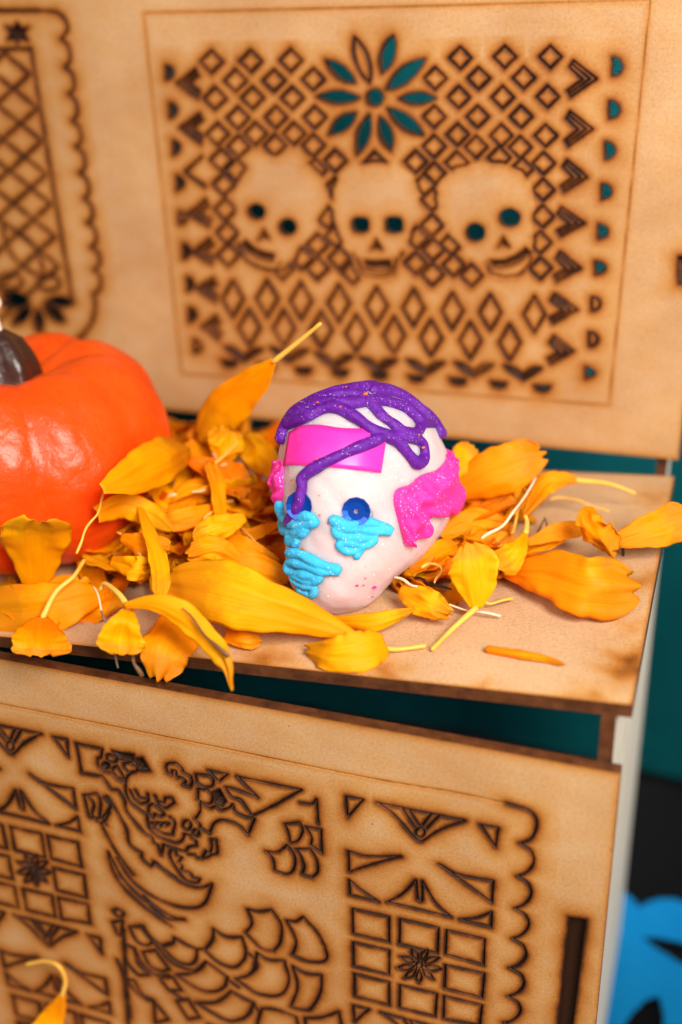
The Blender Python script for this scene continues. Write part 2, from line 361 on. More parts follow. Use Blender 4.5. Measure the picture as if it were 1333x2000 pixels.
  [(-79.81,-63.64),(-76.8,-63),(-74.14,-60.14),(-72.4,-63.21),(-72.9,-67.3),(-74.79,-69.28),(-77.75,-69.03),(-78.14,-65.52)],
  [(-71.98,-60.79),(-68.45,-59.66),(-66.85,-62.74),(-66.71,-66.26),(-68.26,-68.5),(-70.74,-68.31),(-70.17,-65.45),(-70.9,-62.44)],
  [(-115.53,-88.51),(-112.71,-92.98),(-108.99,-94.52),(-104.43,-93.11),(-107.77,-93.48),(-111.98,-91.43)],
  [(-86.04,-84.09),(-82.91,-83.78),(-79.48,-82.23),(-77.18,-86.63),(-77.78,-92.65),(-79.81,-96.27),(-83.23,-96.38),(-87.16,-92.36),(-85.2,-88.48)],
  [(-75.79,-84.6),(-73.23,-84.12),(-71.12,-82.02),(-67.32,-86.73),(-65.31,-93.17),(-67.18,-95.88),(-71.3,-96.78),(-74.6,-95.89),(-73.46,-90.61)],
  [(-96.24,-93.89),(-92.72,-95.44),(-88.35,-94.18),(-87.6,-98.47),(-88.4,-102.1),(-91.38,-105.82),(-95.72,-105.55),(-99.55,-102.36),(-96.99,-98.14)],
  [(-107.97,-100.63),(-104.77,-101.99),(-101.79,-102.74),(-102.45,-106.74),(-104.93,-109.31),(-108.83,-108.85),(-112.39,-105.14),(-109.1,-103.39)],
  [(-121.32,-101.07),(-117.71,-99.6),(-114.88,-104.56),(-117.09,-106.31),(-119.85,-105.45)],
  [(-84.42,-98.44),(-81.34,-99.77),(-77.08,-98.69),(-76.11,-104.75),(-77.72,-110.1),(-81.07,-112.66),(-85.94,-112.97),(-91.15,-109.89),(-86.55,-106.26)],
  [(-74.81,-99.94),(-71.51,-101.17),(-67.11,-100.35),(-67.61,-106.57),(-70.5,-113.43),(-73.2,-114.75),(-76.11,-114.74),(-73.85,-106.7)],
  [(-99.37,-106.42),(-96.5,-108.23),(-93.63,-110.04),(-94.77,-113.93),(-97.79,-116.75),(-102.36,-117.62),(-108.85,-114.5),(-102.9,-111.43)],
  [(-92.93,-115.05),(-89.45,-116.31),(-86.77,-117.13),(-88.18,-121.56),(-91.79,-125.4),(-95.8,-126.5),(-104.02,-123.26),(-97.56,-120.6)],
  [(-118.29,-109.15),(-114.33,-107.16),(-110.99,-113.09),(-113.45,-114.63),(-116.79,-113.62)],
  [(-84.4,-118.42),(-80.27,-117.29),(-74.96,-118.19),(-74.6,-121.61),(-76.66,-130.34),(-84.45,-131.84),(-86.32,-126.67)],
  [(-72.27,-117.57),(-67.44,-115.46),(-62.9,-111.74),(-62.36,-119.2),(-65.26,-127.43),(-72.28,-129.4)],
  [(-114.34,-117.44),(-110.12,-115.65),(-107.99,-119.94),(-111.87,-121.29)],
  [(-109.91,-124.61),(-106.25,-122.59),(-103.38,-128.53),(-107.04,-130.6)],
  [(-123.66,-108.08),(-120.82,-108.57),(-120.33,-114.08),(-117.23,-117.34),(-120.88,-118.58),(-123.9,-114.55)],
  [(-124.77,-121.36),(-122.39,-121.28),(-120.58,-125.8),(-117.15,-126.81),(-119,-127.46),(-122.87,-125.12)],
  [(-117.2,-127.2),(-113.11,-132.81),(-117.61,-135.97)],
  [(-100.69,-130.5),(-96.7,-130.51),(-92.05,-128.79),(-93.68,-135.34),(-99.72,-139.15)],
  [(-125.62,-96.57),(-124.33,-95.5),(-122.43,-96.28),(-123.26,-98.24),(-124.66,-97.99)],
  [(-126.5,-100.96),(-123.09,-99.22),(-124.45,-105.17),(-125.56,-104.83)]]
F_OPEN = [
  [(-45.75,-41.75),(-51.55,-41.84),(-47.64,-44.28),(-42.8,-49.72),(-41.31,-50.25),(-40.38,-49.31),(-36.91,-45.62),(-31.54,-41.73),(-37.31,-41.73)],
  [(-45.94,-41.8),(-42.8,-46.71)],
  [(-44.27,-41.83),(-41.76,-45.98)],
  [(-45.94,-41.8),(-44.27,-41.83),(-39.13,-41.74),(-37.31,-41.73)],
  [(-39.13,-41.74),(-41.32,-45.86)],
  [(-37.31,-41.73),(-40.39,-46.54)],
  [(-152.66,-41.9),(-158.46,-41.99),(-154.55,-44.43),(-149.71,-49.87),(-148.22,-50.4),(-147.29,-49.46),(-143.82,-45.77),(-138.45,-41.88),(-144.22,-41.88)],
  [(-152.85,-41.95),(-149.71,-46.86)],
  [(-151.18,-41.98),(-148.67,-46.13)],
  [(-152.85,-41.95),(-151.18,-41.98),(-146.04,-41.89),(-144.22,-41.88)],
  [(-146.04,-41.89),(-148.23,-46.01)],
  [(-144.22,-41.88),(-147.3,-46.69)],
  [(-45.77,-108.03),(-51.57,-108.12),(-47.66,-110.56),(-42.82,-116),(-41.33,-116.53),(-40.4,-115.59),(-36.93,-111.9),(-31.56,-108.01),(-37.33,-108.01)],
  [(-45.96,-108.08),(-42.82,-112.99)],
  [(-44.29,-108.11),(-41.78,-112.26)],
  [(-45.96,-108.08),(-44.29,-108.11),(-39.15,-108.02),(-37.33,-108.01)],
  [(-39.15,-108.02),(-41.34,-112.14)],
  [(-37.33,-108.01),(-40.41,-112.82)],
  [(-152.66,-108.18),(-158.46,-108.27),(-154.55,-110.71),(-149.71,-116.15),(-148.22,-116.68),(-147.29,-115.74),(-143.82,-112.05),(-138.45,-108.16),(-144.22,-108.16)],
  [(-152.85,-108.23),(-149.71,-113.14)],
  [(-151.18,-108.26),(-148.67,-112.41)],
  [(-152.85,-108.23),(-151.18,-108.26),(-146.04,-108.17),(-144.22,-108.16)],
  [(-146.04,-108.17),(-148.23,-112.29)],
  [(-144.22,-108.16),(-147.3,-112.97)],
  [(-22.56,-34.75),(-18.07,-35.41),(-16.48,-36.94),(-16.08,-38.64),(-16.39,-41.24),(-17.39,-43.34),(-19.43,-44.88),(-17.22,-46.11),(-16.43,-47.73),(-16.25,-49.16),(-16.72,-50.97),(-17.87,-52.79),(-19.5,-54.19),(-17.34,-55.43),(-16.56,-57.08),(-16.39,-58.53),(-16.87,-60.38),(-18.04,-62.25),(-19.81,-63.74),(-17.54,-64.86),(-16.72,-66.41),(-16.54,-67.82),(-17.04,-69.62),(-18.24,-71.47),(-20.04,-72.97),(-17.73,-74.06),(-16.9,-75.63),(-16.72,-77.05),(-17.23,-78.89),(-18.45,-80.79),(-20.28,-82.34),(-17.85,-83.32),(-16.98,-84.82),(-16.81,-86.21),(-17.33,-88.02),(-18.56,-89.92),(-20.31,-91.45),(-18.19,-92.45),(-17.44,-93.94),(-17.27,-95.28),(-17.8,-97.07),(-19.07,-98.96),(-20.84,-100.51),(-18.69,-101.48),(-17.94,-102.97),(-17.76,-104.33),(-18.3,-106.15),(-19.59,-108.08),(-21.15,-109.58)],
  [(-121.48,-42.7),(-128.7,-42.6),(-128.45,-51.65),(-122.68,-51.26),(-120.67,-54.71),(-118.52,-54.58),(-117.12,-57.4),(-117.05,-60.97),(-112.92,-66.37),(-110.92,-67.47),(-110.41,-69.17),(-109.41,-69.73),(-108.86,-72.67),(-107.75,-69.07),(-102.2,-69.61),(-100.83,-68.01),(-98.47,-66.76),(-98.5,-65.36),(-99.66,-64.87)],
  [(-121.48,-42.7),(-122.2,-45.34),(-123.17,-45.95),(-123.33,-48.3),(-122.27,-49.61),(-119.98,-49.65),(-118.41,-51.02),(-116.39,-51.71),(-116.19,-52.83)],
  [(-111.98,-46.99),(-115.01,-49.05),(-116.21,-51.67),(-116.37,-55.63),(-115.09,-58.08),(-111.68,-60.4),(-111.43,-62.74),(-111,-65.05),(-109.42,-66.66),(-107.02,-67.24),(-103.9,-67.42),(-102.18,-65.95),(-101.46,-63.95),(-99.58,-64.05)],
  [(-108.98,-46.29),(-112.01,-47.19)],
  [(-115.25,-53.78),(-114.47,-55.95),(-112.89,-57.33),(-110.66,-56.18),(-110.37,-53.76)],
  [(-113.63,-53.38),(-112.85,-55.55),(-111.26,-55.35)],
  [(-108.31,-53.84),(-107.58,-56.59),(-105.9,-56.95),(-103.26,-54.73),(-103.79,-53.3),(-105.55,-53.74),(-106.08,-55.43),(-107.45,-55.38)],
  [(-110.6,-63.13),(-109.81,-63.93),(-108.97,-62.71),(-108.37,-63.55),(-107.17,-62.24),(-106.52,-62.67),(-105.38,-61.78)],
  [(-104.81,-59.64),(-103.76,-61.15),(-104.87,-65.05),(-107.52,-65.35),(-109.86,-64.35)],
  [(-110.56,-62.84),(-105.35,-61.49)],
  [(-101.06,-70.31),(-99.3,-70.03),(-98.68,-70.89),(-97.25,-70.28),(-96,-67.91),(-95.02,-68.45),(-94.31,-66.24),(-94.27,-63.83),(-92.88,-63.46),(-92.89,-67.46),(-94.36,-68.67),(-95.83,-69.89),(-97.64,-70.8)],
  [(-127.86,-58.66),(-126.38,-60.91),(-127.43,-64.43),(-126.22,-66.16)],
  [(-123.75,-66.75),(-124.59,-64.92),(-122.36,-61.92),(-121.58,-60.11),(-122.91,-58.03),(-122.14,-57.64),(-120.39,-60.61),(-117.93,-66.46),(-117.78,-70.95),(-116.21,-72.81),(-114.48,-73.38),(-114.36,-75.44),(-112.44,-77.42),(-111.2,-76.02),(-105.48,-79.24)],
  [(-122.05,-62.24),(-123.98,-65.79),(-125.2,-66.72),(-123.64,-71.27),(-121.09,-76.88),(-118.02,-81.55)],
  [(-124.29,-76.07),(-124.26,-79.88),(-122.85,-84.65)],
  [(-124.16,-76.45),(-121.64,-83.87)],
  [(-96.14,-52.86),(-96.56,-55.78),(-98.22,-58.69),(-97.06,-59.47),(-96.88,-60.85),(-94.51,-61.85),(-92.98,-58.41),(-90.71,-56.76),(-88,-56.76),(-85.97,-57.64),(-84.17,-59.65),(-82.15,-54.2),(-84.82,-54.19),(-86.99,-53.35),(-87.57,-51.24),(-88.56,-52.53),(-90.77,-53.78),(-92.22,-53.1),(-93.81,-54.03),(-95.87,-53.32)],
  [(-70.12,-46.36),(-67.28,-45.98),(-66.09,-44.35),(-65.95,-51.39)],
  [(-121.93,-77.32),(-118.83,-83.56),(-113.72,-87.32),(-107.3,-89.02),(-101.22,-88.17),(-97.72,-85.17),(-95.26,-78.36),(-98.91,-80.7),(-103.18,-80.66),(-107.28,-78.64),(-110.23,-75.98),(-111.28,-75.63)],
  [(-124.25,-77.96),(-123.81,-83.03),(-120.51,-88),(-115.45,-92.48),(-108.67,-96.78)],
  [(-123.55,-79.06),(-120.66,-84.74),(-116.2,-89.37),(-110.06,-94.18)],
  [(-123.21,-102.35),(-124.61,-115.5),(-125.5,-136.57)],
  [(-126.89,-114.82),(-125.82,-120.26),(-126.54,-140.02)],
  [(-117.12,-99.41),(-115.52,-102.69),(-112.31,-104.42),(-109.31,-102.77)],
  [(-101.79,-102.74),(-99.24,-101.91)],
  [(-114.08,-104.99),(-110.59,-109.44),(-106.79,-110.98),(-102.83,-110.7),(-99.69,-106.87)],
  [(-87.38,-99.07),(-85.12,-101.02),(-84.88,-103.64),(-86.55,-106.26)],
  [(-93.97,-110.85),(-90.81,-112.56)],
  [(-120.82,-108.57),(-119.12,-113.68),(-115.42,-116.73),(-111.22,-115.31)],
  [(-110.75,-121.63),(-107.47,-123.39)],
  [(-86.8,-117.5),(-85.36,-120.54),(-86.17,-124.44)]]
F_BORDER = [
  [(-158.09,-34.93),(-149.11,-35.1),(-90.73,-35.14),(-53.48,-35.31),(-34.14,-34.57),(-22.56,-34.75)]]
F_PITS = [
  [(-119.95,-47.32),(-120.27,-48.07),(-120.91,-48.65),(-121.63,-48.81),(-122.15,-48.51),(-122.27,-47.86),(-121.95,-47.11),(-121.31,-46.54),(-120.59,-46.37),(-120.07,-46.67)],
  [(-118.51,-42.59),(-112.79,-42.43),(-113.39,-44.46),(-116.85,-44.5)],
  [(-112.59,-43.52),(-110.45,-42.84),(-108.98,-46.29),(-111.93,-46.6)],
  [(-92.62,-48.82),(-90.52,-47.37),(-88.99,-50.78),(-90.27,-52.24),(-91.89,-51.88)],
  [(-7.88,-62.68),(-4.14,-62.29),(-5.05,-94.88),(-5.64,-108.89),(-9.07,-110.23),(-8.39,-96.1)]]
B_CLOSED = [
  [(-137.01,40.12),(-133.78,34.48),(-137.93,28.32),(-141.18,34.05)],
  [(-125.42,40.9),(-122.18,35.33),(-126.16,29.25),(-129.41,34.9)],
  [(-114.3,40.7),(-111.05,35.19),(-114.86,29.17),(-118.14,34.77)],
  [(-102.09,40.74),(-98.82,35.29),(-102.45,29.33),(-105.74,34.87)],
  [(-90.14,40.62),(-86.86,35.23),(-90.32,29.34),(-93.62,34.81)],
  [(-78.76,40.64),(-75.47,35.3),(-78.77,29.48),(-82.09,34.9)],
  [(-67,40.39),(-63.7,35.11),(-66.84,29.35),(-70.17,34.71)],
  [(-55.8,40.58),(-52.49,35.36),(-55.49,29.66),(-58.82,34.96)],
  [(-43.09,40.72),(-39.77,35.56),(-42.59,29.94),(-45.93,35.17)],
  [(-132.09,31.33),(-128.82,25.62),(-132.95,19.31),(-136.23,25.11)],
  [(-120.33,31.89),(-117.05,26.25),(-120.99,20.02),(-124.3,25.76)],
  [(-108.01,32.02),(-104.71,26.44),(-108.47,20.29),(-111.79,25.96)],
  [(-96.79,31.77),(-93.48,26.25),(-97.08,20.15),(-100.41,25.77)],
  [(-84.82,31.91),(-81.49,26.45),(-84.92,20.42),(-88.27,25.97)],
  [(-73.42,31.87),(-70.08,26.46),(-73.35,20.5),(-76.71,25.99)],
  [(-61.49,31.88),(-58.15,26.53),(-61.25,20.64),(-64.62,26.06)],
  [(-49.83,32.04),(-46.48,26.75),(-49.42,20.93),(-52.8,26.29)],
  [(-95.3,109.23),(-95.67,107.33),(-95.67,105.52),(-95.39,103.78),(-94.82,102.11),(-93.95,100.52),(-92.8,99.01),(-91.28,97.6),(-90.91,99.55),(-90.93,101.38),(-91.21,103.12),(-91.79,104.78),(-92.65,106.35),(-93.79,107.84)],
  [(-125.61,56.46),(-123.8,53.31),(-125.45,53.71),(-127.85,52.99)],
  [(-90.06,54.86),(-88.23,51.81),(-89.79,52.19),(-92.01,51.49)],
  [(-52.63,57.11),(-50.78,54.18),(-52.25,54.55),(-54.28,53.89)],
  [(-133.84,51.06),(-130.78,48.41),(-126.96,47.03),(-123.29,46.54),(-122.64,49.02),(-126,49.45),(-129.12,50.56),(-131.83,52.95)],
  [(-93.93,45.8),(-89.89,45.84),(-85.88,46.2),(-85.97,48.91),(-89.85,48.57),(-93.76,48.54)],
  [(-56.31,47.97),(-51.82,48.21),(-47.88,49.99),(-44.68,52.52),(-46.11,54.31),(-49.08,51.96),(-52.33,50.48),(-56.38,50.31)],
  [(-27.02,41.36),(-26.61,41.36),(-25.7,41.13),(-24.99,40.62),(-24.57,39.93),(-24.51,39.15),(-24.83,38.4),(-25.48,37.82),(-26.35,37.48),(-26.75,37.42)],
  [(-27.05,31.16),(-26.64,31.16),(-25.72,30.92),(-24.99,30.39),(-24.56,29.66),(-24.5,28.82),(-24.83,28.03),(-25.48,27.4),(-26.36,27.03),(-26.77,26.96)],
  [(-153.46,60.69),(-153.08,60.67),(-152.26,60.43),(-151.66,59.94),(-151.38,59.27),(-151.45,58.53),(-151.88,57.83),(-152.58,57.29),(-153.45,56.98),(-153.85,56.94)],
  [(-152.14,19.96),(-151.74,19.96),(-150.88,19.72),(-150.25,19.2),(-149.95,18.47),(-150.03,17.65),(-150.47,16.86),(-151.21,16.23),(-152.13,15.87),(-152.54,15.81)],
  [(-141.39,18.52),(-138.2,18.08),(-135.13,16.1),(-131.77,18.39),(-128.58,18.62),(-131.19,16.57),(-135.28,14.04),(-139.07,16.14)],
  [(-125.56,19.35),(-122.44,18.91),(-119.43,16.96),(-116.2,19.21),(-113.11,19.45),(-115.6,17.42),(-119.53,14.94),(-123.25,17.01)],
  [(-110.41,18.65),(-107.37,18.22),(-104.39,16.29),(-101.29,18.52),(-98.28,18.75),(-100.67,16.75),(-104.46,14.29),(-108.12,16.33)],
  [(-95.95,18.44),(-92.98,18.01),(-90.05,16.11),(-87.06,18.31),(-84.13,18.54),(-86.43,16.56),(-90.08,14.13),(-93.68,16.15)],
  [(-80.72,18.8),(-77.82,18.38),(-74.93,16.51),(-72.07,18.67),(-69.22,18.9),(-71.42,16.95),(-74.92,14.56),(-78.47,16.55)],
  [(-65.76,19.17),(-62.93,18.75),(-60.08,16.9),(-57.34,19.04),(-54.57,19.26),(-56.67,17.34),(-60.04,14.98),(-63.52,16.94)],
  [(-50.89,19.39),(-48.14,18.98),(-45.33,17.16),(-42.7,19.26),(-40.01,19.48),(-42.03,17.59),(-45.25,15.26),(-48.68,17.2)]]
B_OPEN = [
  [(-133.84,51.06),(-131.83,52.95)],
  [(-133.12,50.43),(-131.11,52.33)],
  [(-132.4,49.8),(-130.39,51.7)],
  [(-131.68,49.17),(-129.67,51.07)],
  [(-130.57,48.31),(-129.34,50.66)],
  [(-129.7,48),(-128.47,50.35)],
  [(-128.83,47.69),(-127.6,50.04)],
  [(-127.96,47.38),(-126.73,49.73)],
  [(-126.81,47),(-126.14,49.48)],
  [(-125.93,46.88),(-125.27,49.37)],
  [(-125.05,46.77),(-124.39,49.25)],
  [(-124.17,46.66),(-123.51,49.13)],
  [(-93.93,45.8),(-93.76,48.54)],
  [(-92.93,45.81),(-92.76,48.55)],
  [(-91.94,45.82),(-91.77,48.56)],
  [(-90.94,45.83),(-90.78,48.57)],
  [(-89.84,45.85),(-89.91,48.57)],
  [(-88.85,45.94),(-88.92,48.66)],
  [(-87.86,46.02),(-87.93,48.74)],
  [(-86.87,46.11),(-86.95,48.82)],
  [(-56.31,47.97),(-56.38,50.31)],
  [(-55.24,48.02),(-55.31,50.36)],
  [(-54.17,48.08),(-54.24,50.41)],
  [(-53.1,48.13),(-53.18,50.46)],
  [(-51.6,48.29),(-52.55,50.41)],
  [(-50.7,48.7),(-51.64,50.81)],
  [(-49.8,49.11),(-50.74,51.22)],
  [(-48.9,49.51),(-49.85,51.62)],
  [(-47.76,50.07),(-49.2,51.87)],
  [(-46.98,50.69),(-48.42,52.49)],
  [(-46.21,51.3),(-47.65,53.1)],
  [(-45.44,51.91),(-46.88,53.71)],
  [(-134.25,51.33),(-132.16,47.2),(-128.05,45.03),(-123,44.34),(-120.7,46.33)],
  [(-97.28,50.35),(-95.78,46.62),(-94.55,44.23),(-89.45,43.73),(-85.32,45.01),(-83.72,48.72),(-82.15,51.48)],
  [(-57.25,49.68),(-55.99,47.1),(-51.95,45.84),(-47.59,46.95),(-44.97,50.27),(-44.82,53.44)],
  [(-95.72,48.9),(-94.84,45.6),(-89.43,44.8),(-85.47,46.07),(-84.34,49.44)],
  [(-144.01,101.41),(-150.49,97.68),(-144.11,93.47)],
  [(-143.19,99.75),(-146.51,97.68),(-143.26,95.44)],
  [(-143.76,100.58),(-148.49,97.68),(-143.68,94.46)],
  [(-143.83,89.37),(-150.76,85.29),(-144.29,80.87)],
  [(-142.99,87.66),(-146.72,85.33),(-143.43,82.91)],
  [(-143.58,88.51),(-148.74,85.31),(-143.86,81.89)],
  [(-144.31,77.06),(-150.36,72.49),(-144.07,68.59)],
  [(-144.08,64.66),(-150.55,60.17),(-143.78,56.54)],
  [(-143.22,62.86),(-146.37,60.31),(-142.9,58.73)],
  [(-143.82,63.76),(-148.46,60.24),(-143.34,57.64)],
  [(-143.58,52.97),(-150.13,48.27),(-143.94,44.89)],
  [(-142.7,51.12),(-145.9,48.46),(-143.04,47.16)],
  [(-143.31,52.04),(-148.01,48.36),(-143.49,46.03)],
  [(-143.62,40.57),(-150.33,36.96),(-143.58,32.92)],
  [(-142.73,38.68),(-146.04,37.2),(-142.67,35.27)],
  [(-143.35,39.62),(-148.18,37.08),(-143.12,34.1)],
  [(-143.6,28.46),(-149.18,24.41),(-143.53,20.91)],
  [(-142.7,26.52),(-144.82,24.7),(-142.61,23.34)],
  [(-143.33,27.48),(-146.99,24.55),(-143.07,22.13)],
  [(-35.86,102.97),(-29.55,98.5),(-36.12,94.12),(-37.01,95.64),(-33.21,98.38),(-36.81,101.37)],
  [(-35.86,102.97),(-36.81,101.37)],
  [(-36.2,102.11),(-31.25,98.5),(-36.56,94.88)],
  [(-35.9,90.44),(-29.76,86.14),(-35.92,81.65),(-36.83,83.2),(-33.49,85.97),(-36.88,88.77)],
  [(-35.9,90.44),(-36.88,88.77)],
  [(-36.25,89.54),(-31.49,86.12),(-36.38,82.43)],
  [(-35.99,78.09),(-30.42,73.83),(-36.33,69.78),(-37.25,71.38),(-34.22,73.6),(-36.98,76.35)],
  [(-35.99,78.09),(-36.98,76.35)],
  [(-36.34,77.16),(-32.18,73.79),(-36.79,70.58)],
  [(-36.8,65.67),(-30.45,61.62),(-36.63,57.62),(-37.56,59.27),(-34.32,61.34),(-37.81,63.84)],
  [(-36.8,65.67),(-37.81,63.84)],
  [(-37.16,64.69),(-32.24,61.55),(-37.09,58.44)],
  [(-36.54,53.53),(-30.64,49.25),(-36.94,45.17),(-37.89,46.86),(-34.58,48.91),(-37.57,51.63)],
  [(-36.54,53.53),(-37.57,51.63)],
  [(-36.91,52.52),(-32.47,49.16),(-37.41,46.02)],
  [(-37.32,41.64),(-30.75,37.47),(-37.45,33.01),(-38.41,34.75),(-34.76,37.07),(-38.38,39.66)],
  [(-37.32,41.64),(-38.38,39.66)],
  [(-37.7,40.59),(-32.61,37.35),(-37.93,33.88)],
  [(-36.96,29.42),(-31.17,25.27),(-37.39,20.78),(-38.38,22.56),(-35.24,24.81),(-38.03,27.36)],
  [(-36.96,29.42),(-38.03,27.36)],
  [(-37.35,28.32),(-33.06,25.13),(-37.89,21.67)],
  [(-139.65,17.8),(-135.21,15.07),(-130.4,17.81)],
  [(-123.85,18.64),(-119.48,15.95),(-114.86,18.65)],
  [(-108.74,17.95),(-104.43,15.29),(-99.97,17.96)],
  [(-94.31,17.74),(-90.06,15.12),(-85.76,17.76)],
  [(-79.11,18.12),(-74.93,15.53),(-70.8,18.13)],
  [(-64.18,18.49),(-60.06,15.94),(-56.09,18.5)],
  [(-49.34,18.73),(-45.29,16.21),(-41.48,18.73)],
  [(-223.67,118.5),(-207.25,118.18),(-190.45,117.71),(-186.6,116.67),(-184.72,114.29),(-185.04,112.21),(-187.47,110.15),(-185.55,108.55),(-185.02,106.17),(-185.55,103.79),(-187.5,102.2),(-185.51,100.67),(-184.9,98.38),(-185.36,96.08),(-187.28,94.53),(-185.33,93.02),(-184.83,90.73),(-185.39,88.42),(-187.39,86.86),(-185.35,85.35),(-184.72,83.07),(-185.18,80.76),(-187.12,79.18),(-185.1,77.67),(-184.52,75.34),(-185.03,72.98),(-187.03,71.36),(-184.95,69.86),(-184.3,67.54),(-184.75,65.18),(-186.73,63.55),(-184.64,62.12),(-184.02,59.91),(-184.52,57.64),(-186.53,56.06),(-184.44,54.6),(-183.82,52.29),(-184.32,49.93),(-186.36,48.28),(-184.23,46.93),(-183.57,44.79),(-184.05,42.58),(-186.09,41.02),(-184.3,39.5),(-184.18,37.1),(-185.21,34.61),(-187.64,32.84),(-187.24,30.31),(-188.81,24.69),(-193.35,18.95),(-198.4,15.57)],
  [(-222.23,107.68),(-198.41,107.44),(-197.3,70.82),(-195.94,31.51)],
  [(-200,100.38),(-209.67,107.41)],
  [(-200,100.38),(-212.54,92.4),(-230.13,81.2)],
  [(-198.98,90.51),(-210.39,98.8),(-223.48,107.99)],
  [(-198.98,90.51),(-211.65,82.21),(-229.42,70.57)],
  [(-198.97,80.84),(-210.52,89.24),(-223.77,98.54)],
  [(-198.97,80.84),(-211.79,72.23),(-229.8,60.13)],
  [(-199.17,70.77),(-210.87,79.28),(-224.29,88.7)],
  [(-199.17,70.77),(-212.17,61.82),(-230.43,49.25)],
  [(-199.01,61.58),(-210.83,70.19),(-224.4,79.71)],
  [(-199.01,61.58),(-212.15,52.32),(-230.62,39.3)],
  [(-199.19,51.19),(-211.16,59.91),(-224.91,69.54)],
  [(-199.19,51.19),(-212.5,41.56),(-231.24,28.03)],
  [(-199.21,41.54),(-211.32,50.36),(-225.23,60.11)],
  [(-199.21,41.54),(-212.68,31.58),(-231.65,17.56)],
  [(-205.63,107.51),(-222.34,98.08)],
  [(-199.72,35.92),(-200.12,35.08),(-200.99,34.31),(-202.23,33.71),(-203.7,33.34),(-205.22,33.25),(-206.6,33.46),(-207.67,33.94),(-208.31,34.63),(-208.43,35.45),(-208.03,36.29),(-207.14,37.06),(-205.89,37.66),(-204.42,38.02),(-202.91,38.1),(-201.55,37.89),(-200.49,37.41),(-199.85,36.73),(-199.72,35.92)],
  [(-214.16,35.66),(-214.6,34.8),(-215.57,34.02),(-216.97,33.4),(-218.61,33.02),(-220.31,32.93),(-221.86,33.13),(-223.06,33.61),(-223.77,34.31),(-223.91,35.13),(-223.45,35.99),(-222.46,36.77),(-221.05,37.39),(-219.41,37.76),(-217.72,37.85),(-216.19,37.64),(-215,37.16),(-214.3,36.47)],
  [(-218.5,54.07),(-218.65,50.51),(-218.02,47.43),(-216.8,44.7),(-214.96,42.36),(-212.5,40.42),(-209.47,38.86),(-205.67,37.82),(-205.57,41.45),(-206.24,44.54),(-207.47,47.24),(-209.3,49.55),(-211.72,51.46),(-214.71,53.01)]]
B_FAINT = [
  [(-159.15,116.56),(-17.79,116.77),(-19.91,9.75),(-157.94,8.05),(-159.15,116.56)]]
B_PITS = [
  [(-125.63,56.15),(-124.12,53.61),(-127.49,53.32)],
  [(-90.07,54.56),(-88.54,52.09),(-91.69,51.8)],
  [(-52.62,56.83),(-51.08,54.46),(-53.99,54.19)],
  [(-133.64,51.25),(-130.62,48.63),(-126.86,47.27),(-123.23,46.79),(-122.7,48.77),(-126.09,49.21),(-129.29,50.35),(-132.03,52.77)],
  [(-93.91,46.07),(-89.89,46.12),(-85.89,46.47),(-85.96,48.64),(-89.85,48.3),(-93.78,48.27)],
  [(-56.32,48.2),(-51.87,48.44),(-48,50.18),(-44.82,52.7),(-45.97,54.13),(-48.96,51.76),(-52.28,50.26),(-56.37,50.08)],
  [(-205.94,113.65),(-203.49,113.19),(-201.78,114.71),(-200.63,113.15),(-198.05,113.53),(-199.78,111.86),(-199.06,109.87),(-201.88,110.19),(-202.91,108.49),(-203.68,110.21),(-206.27,109.96),(-204.81,111.93)]]
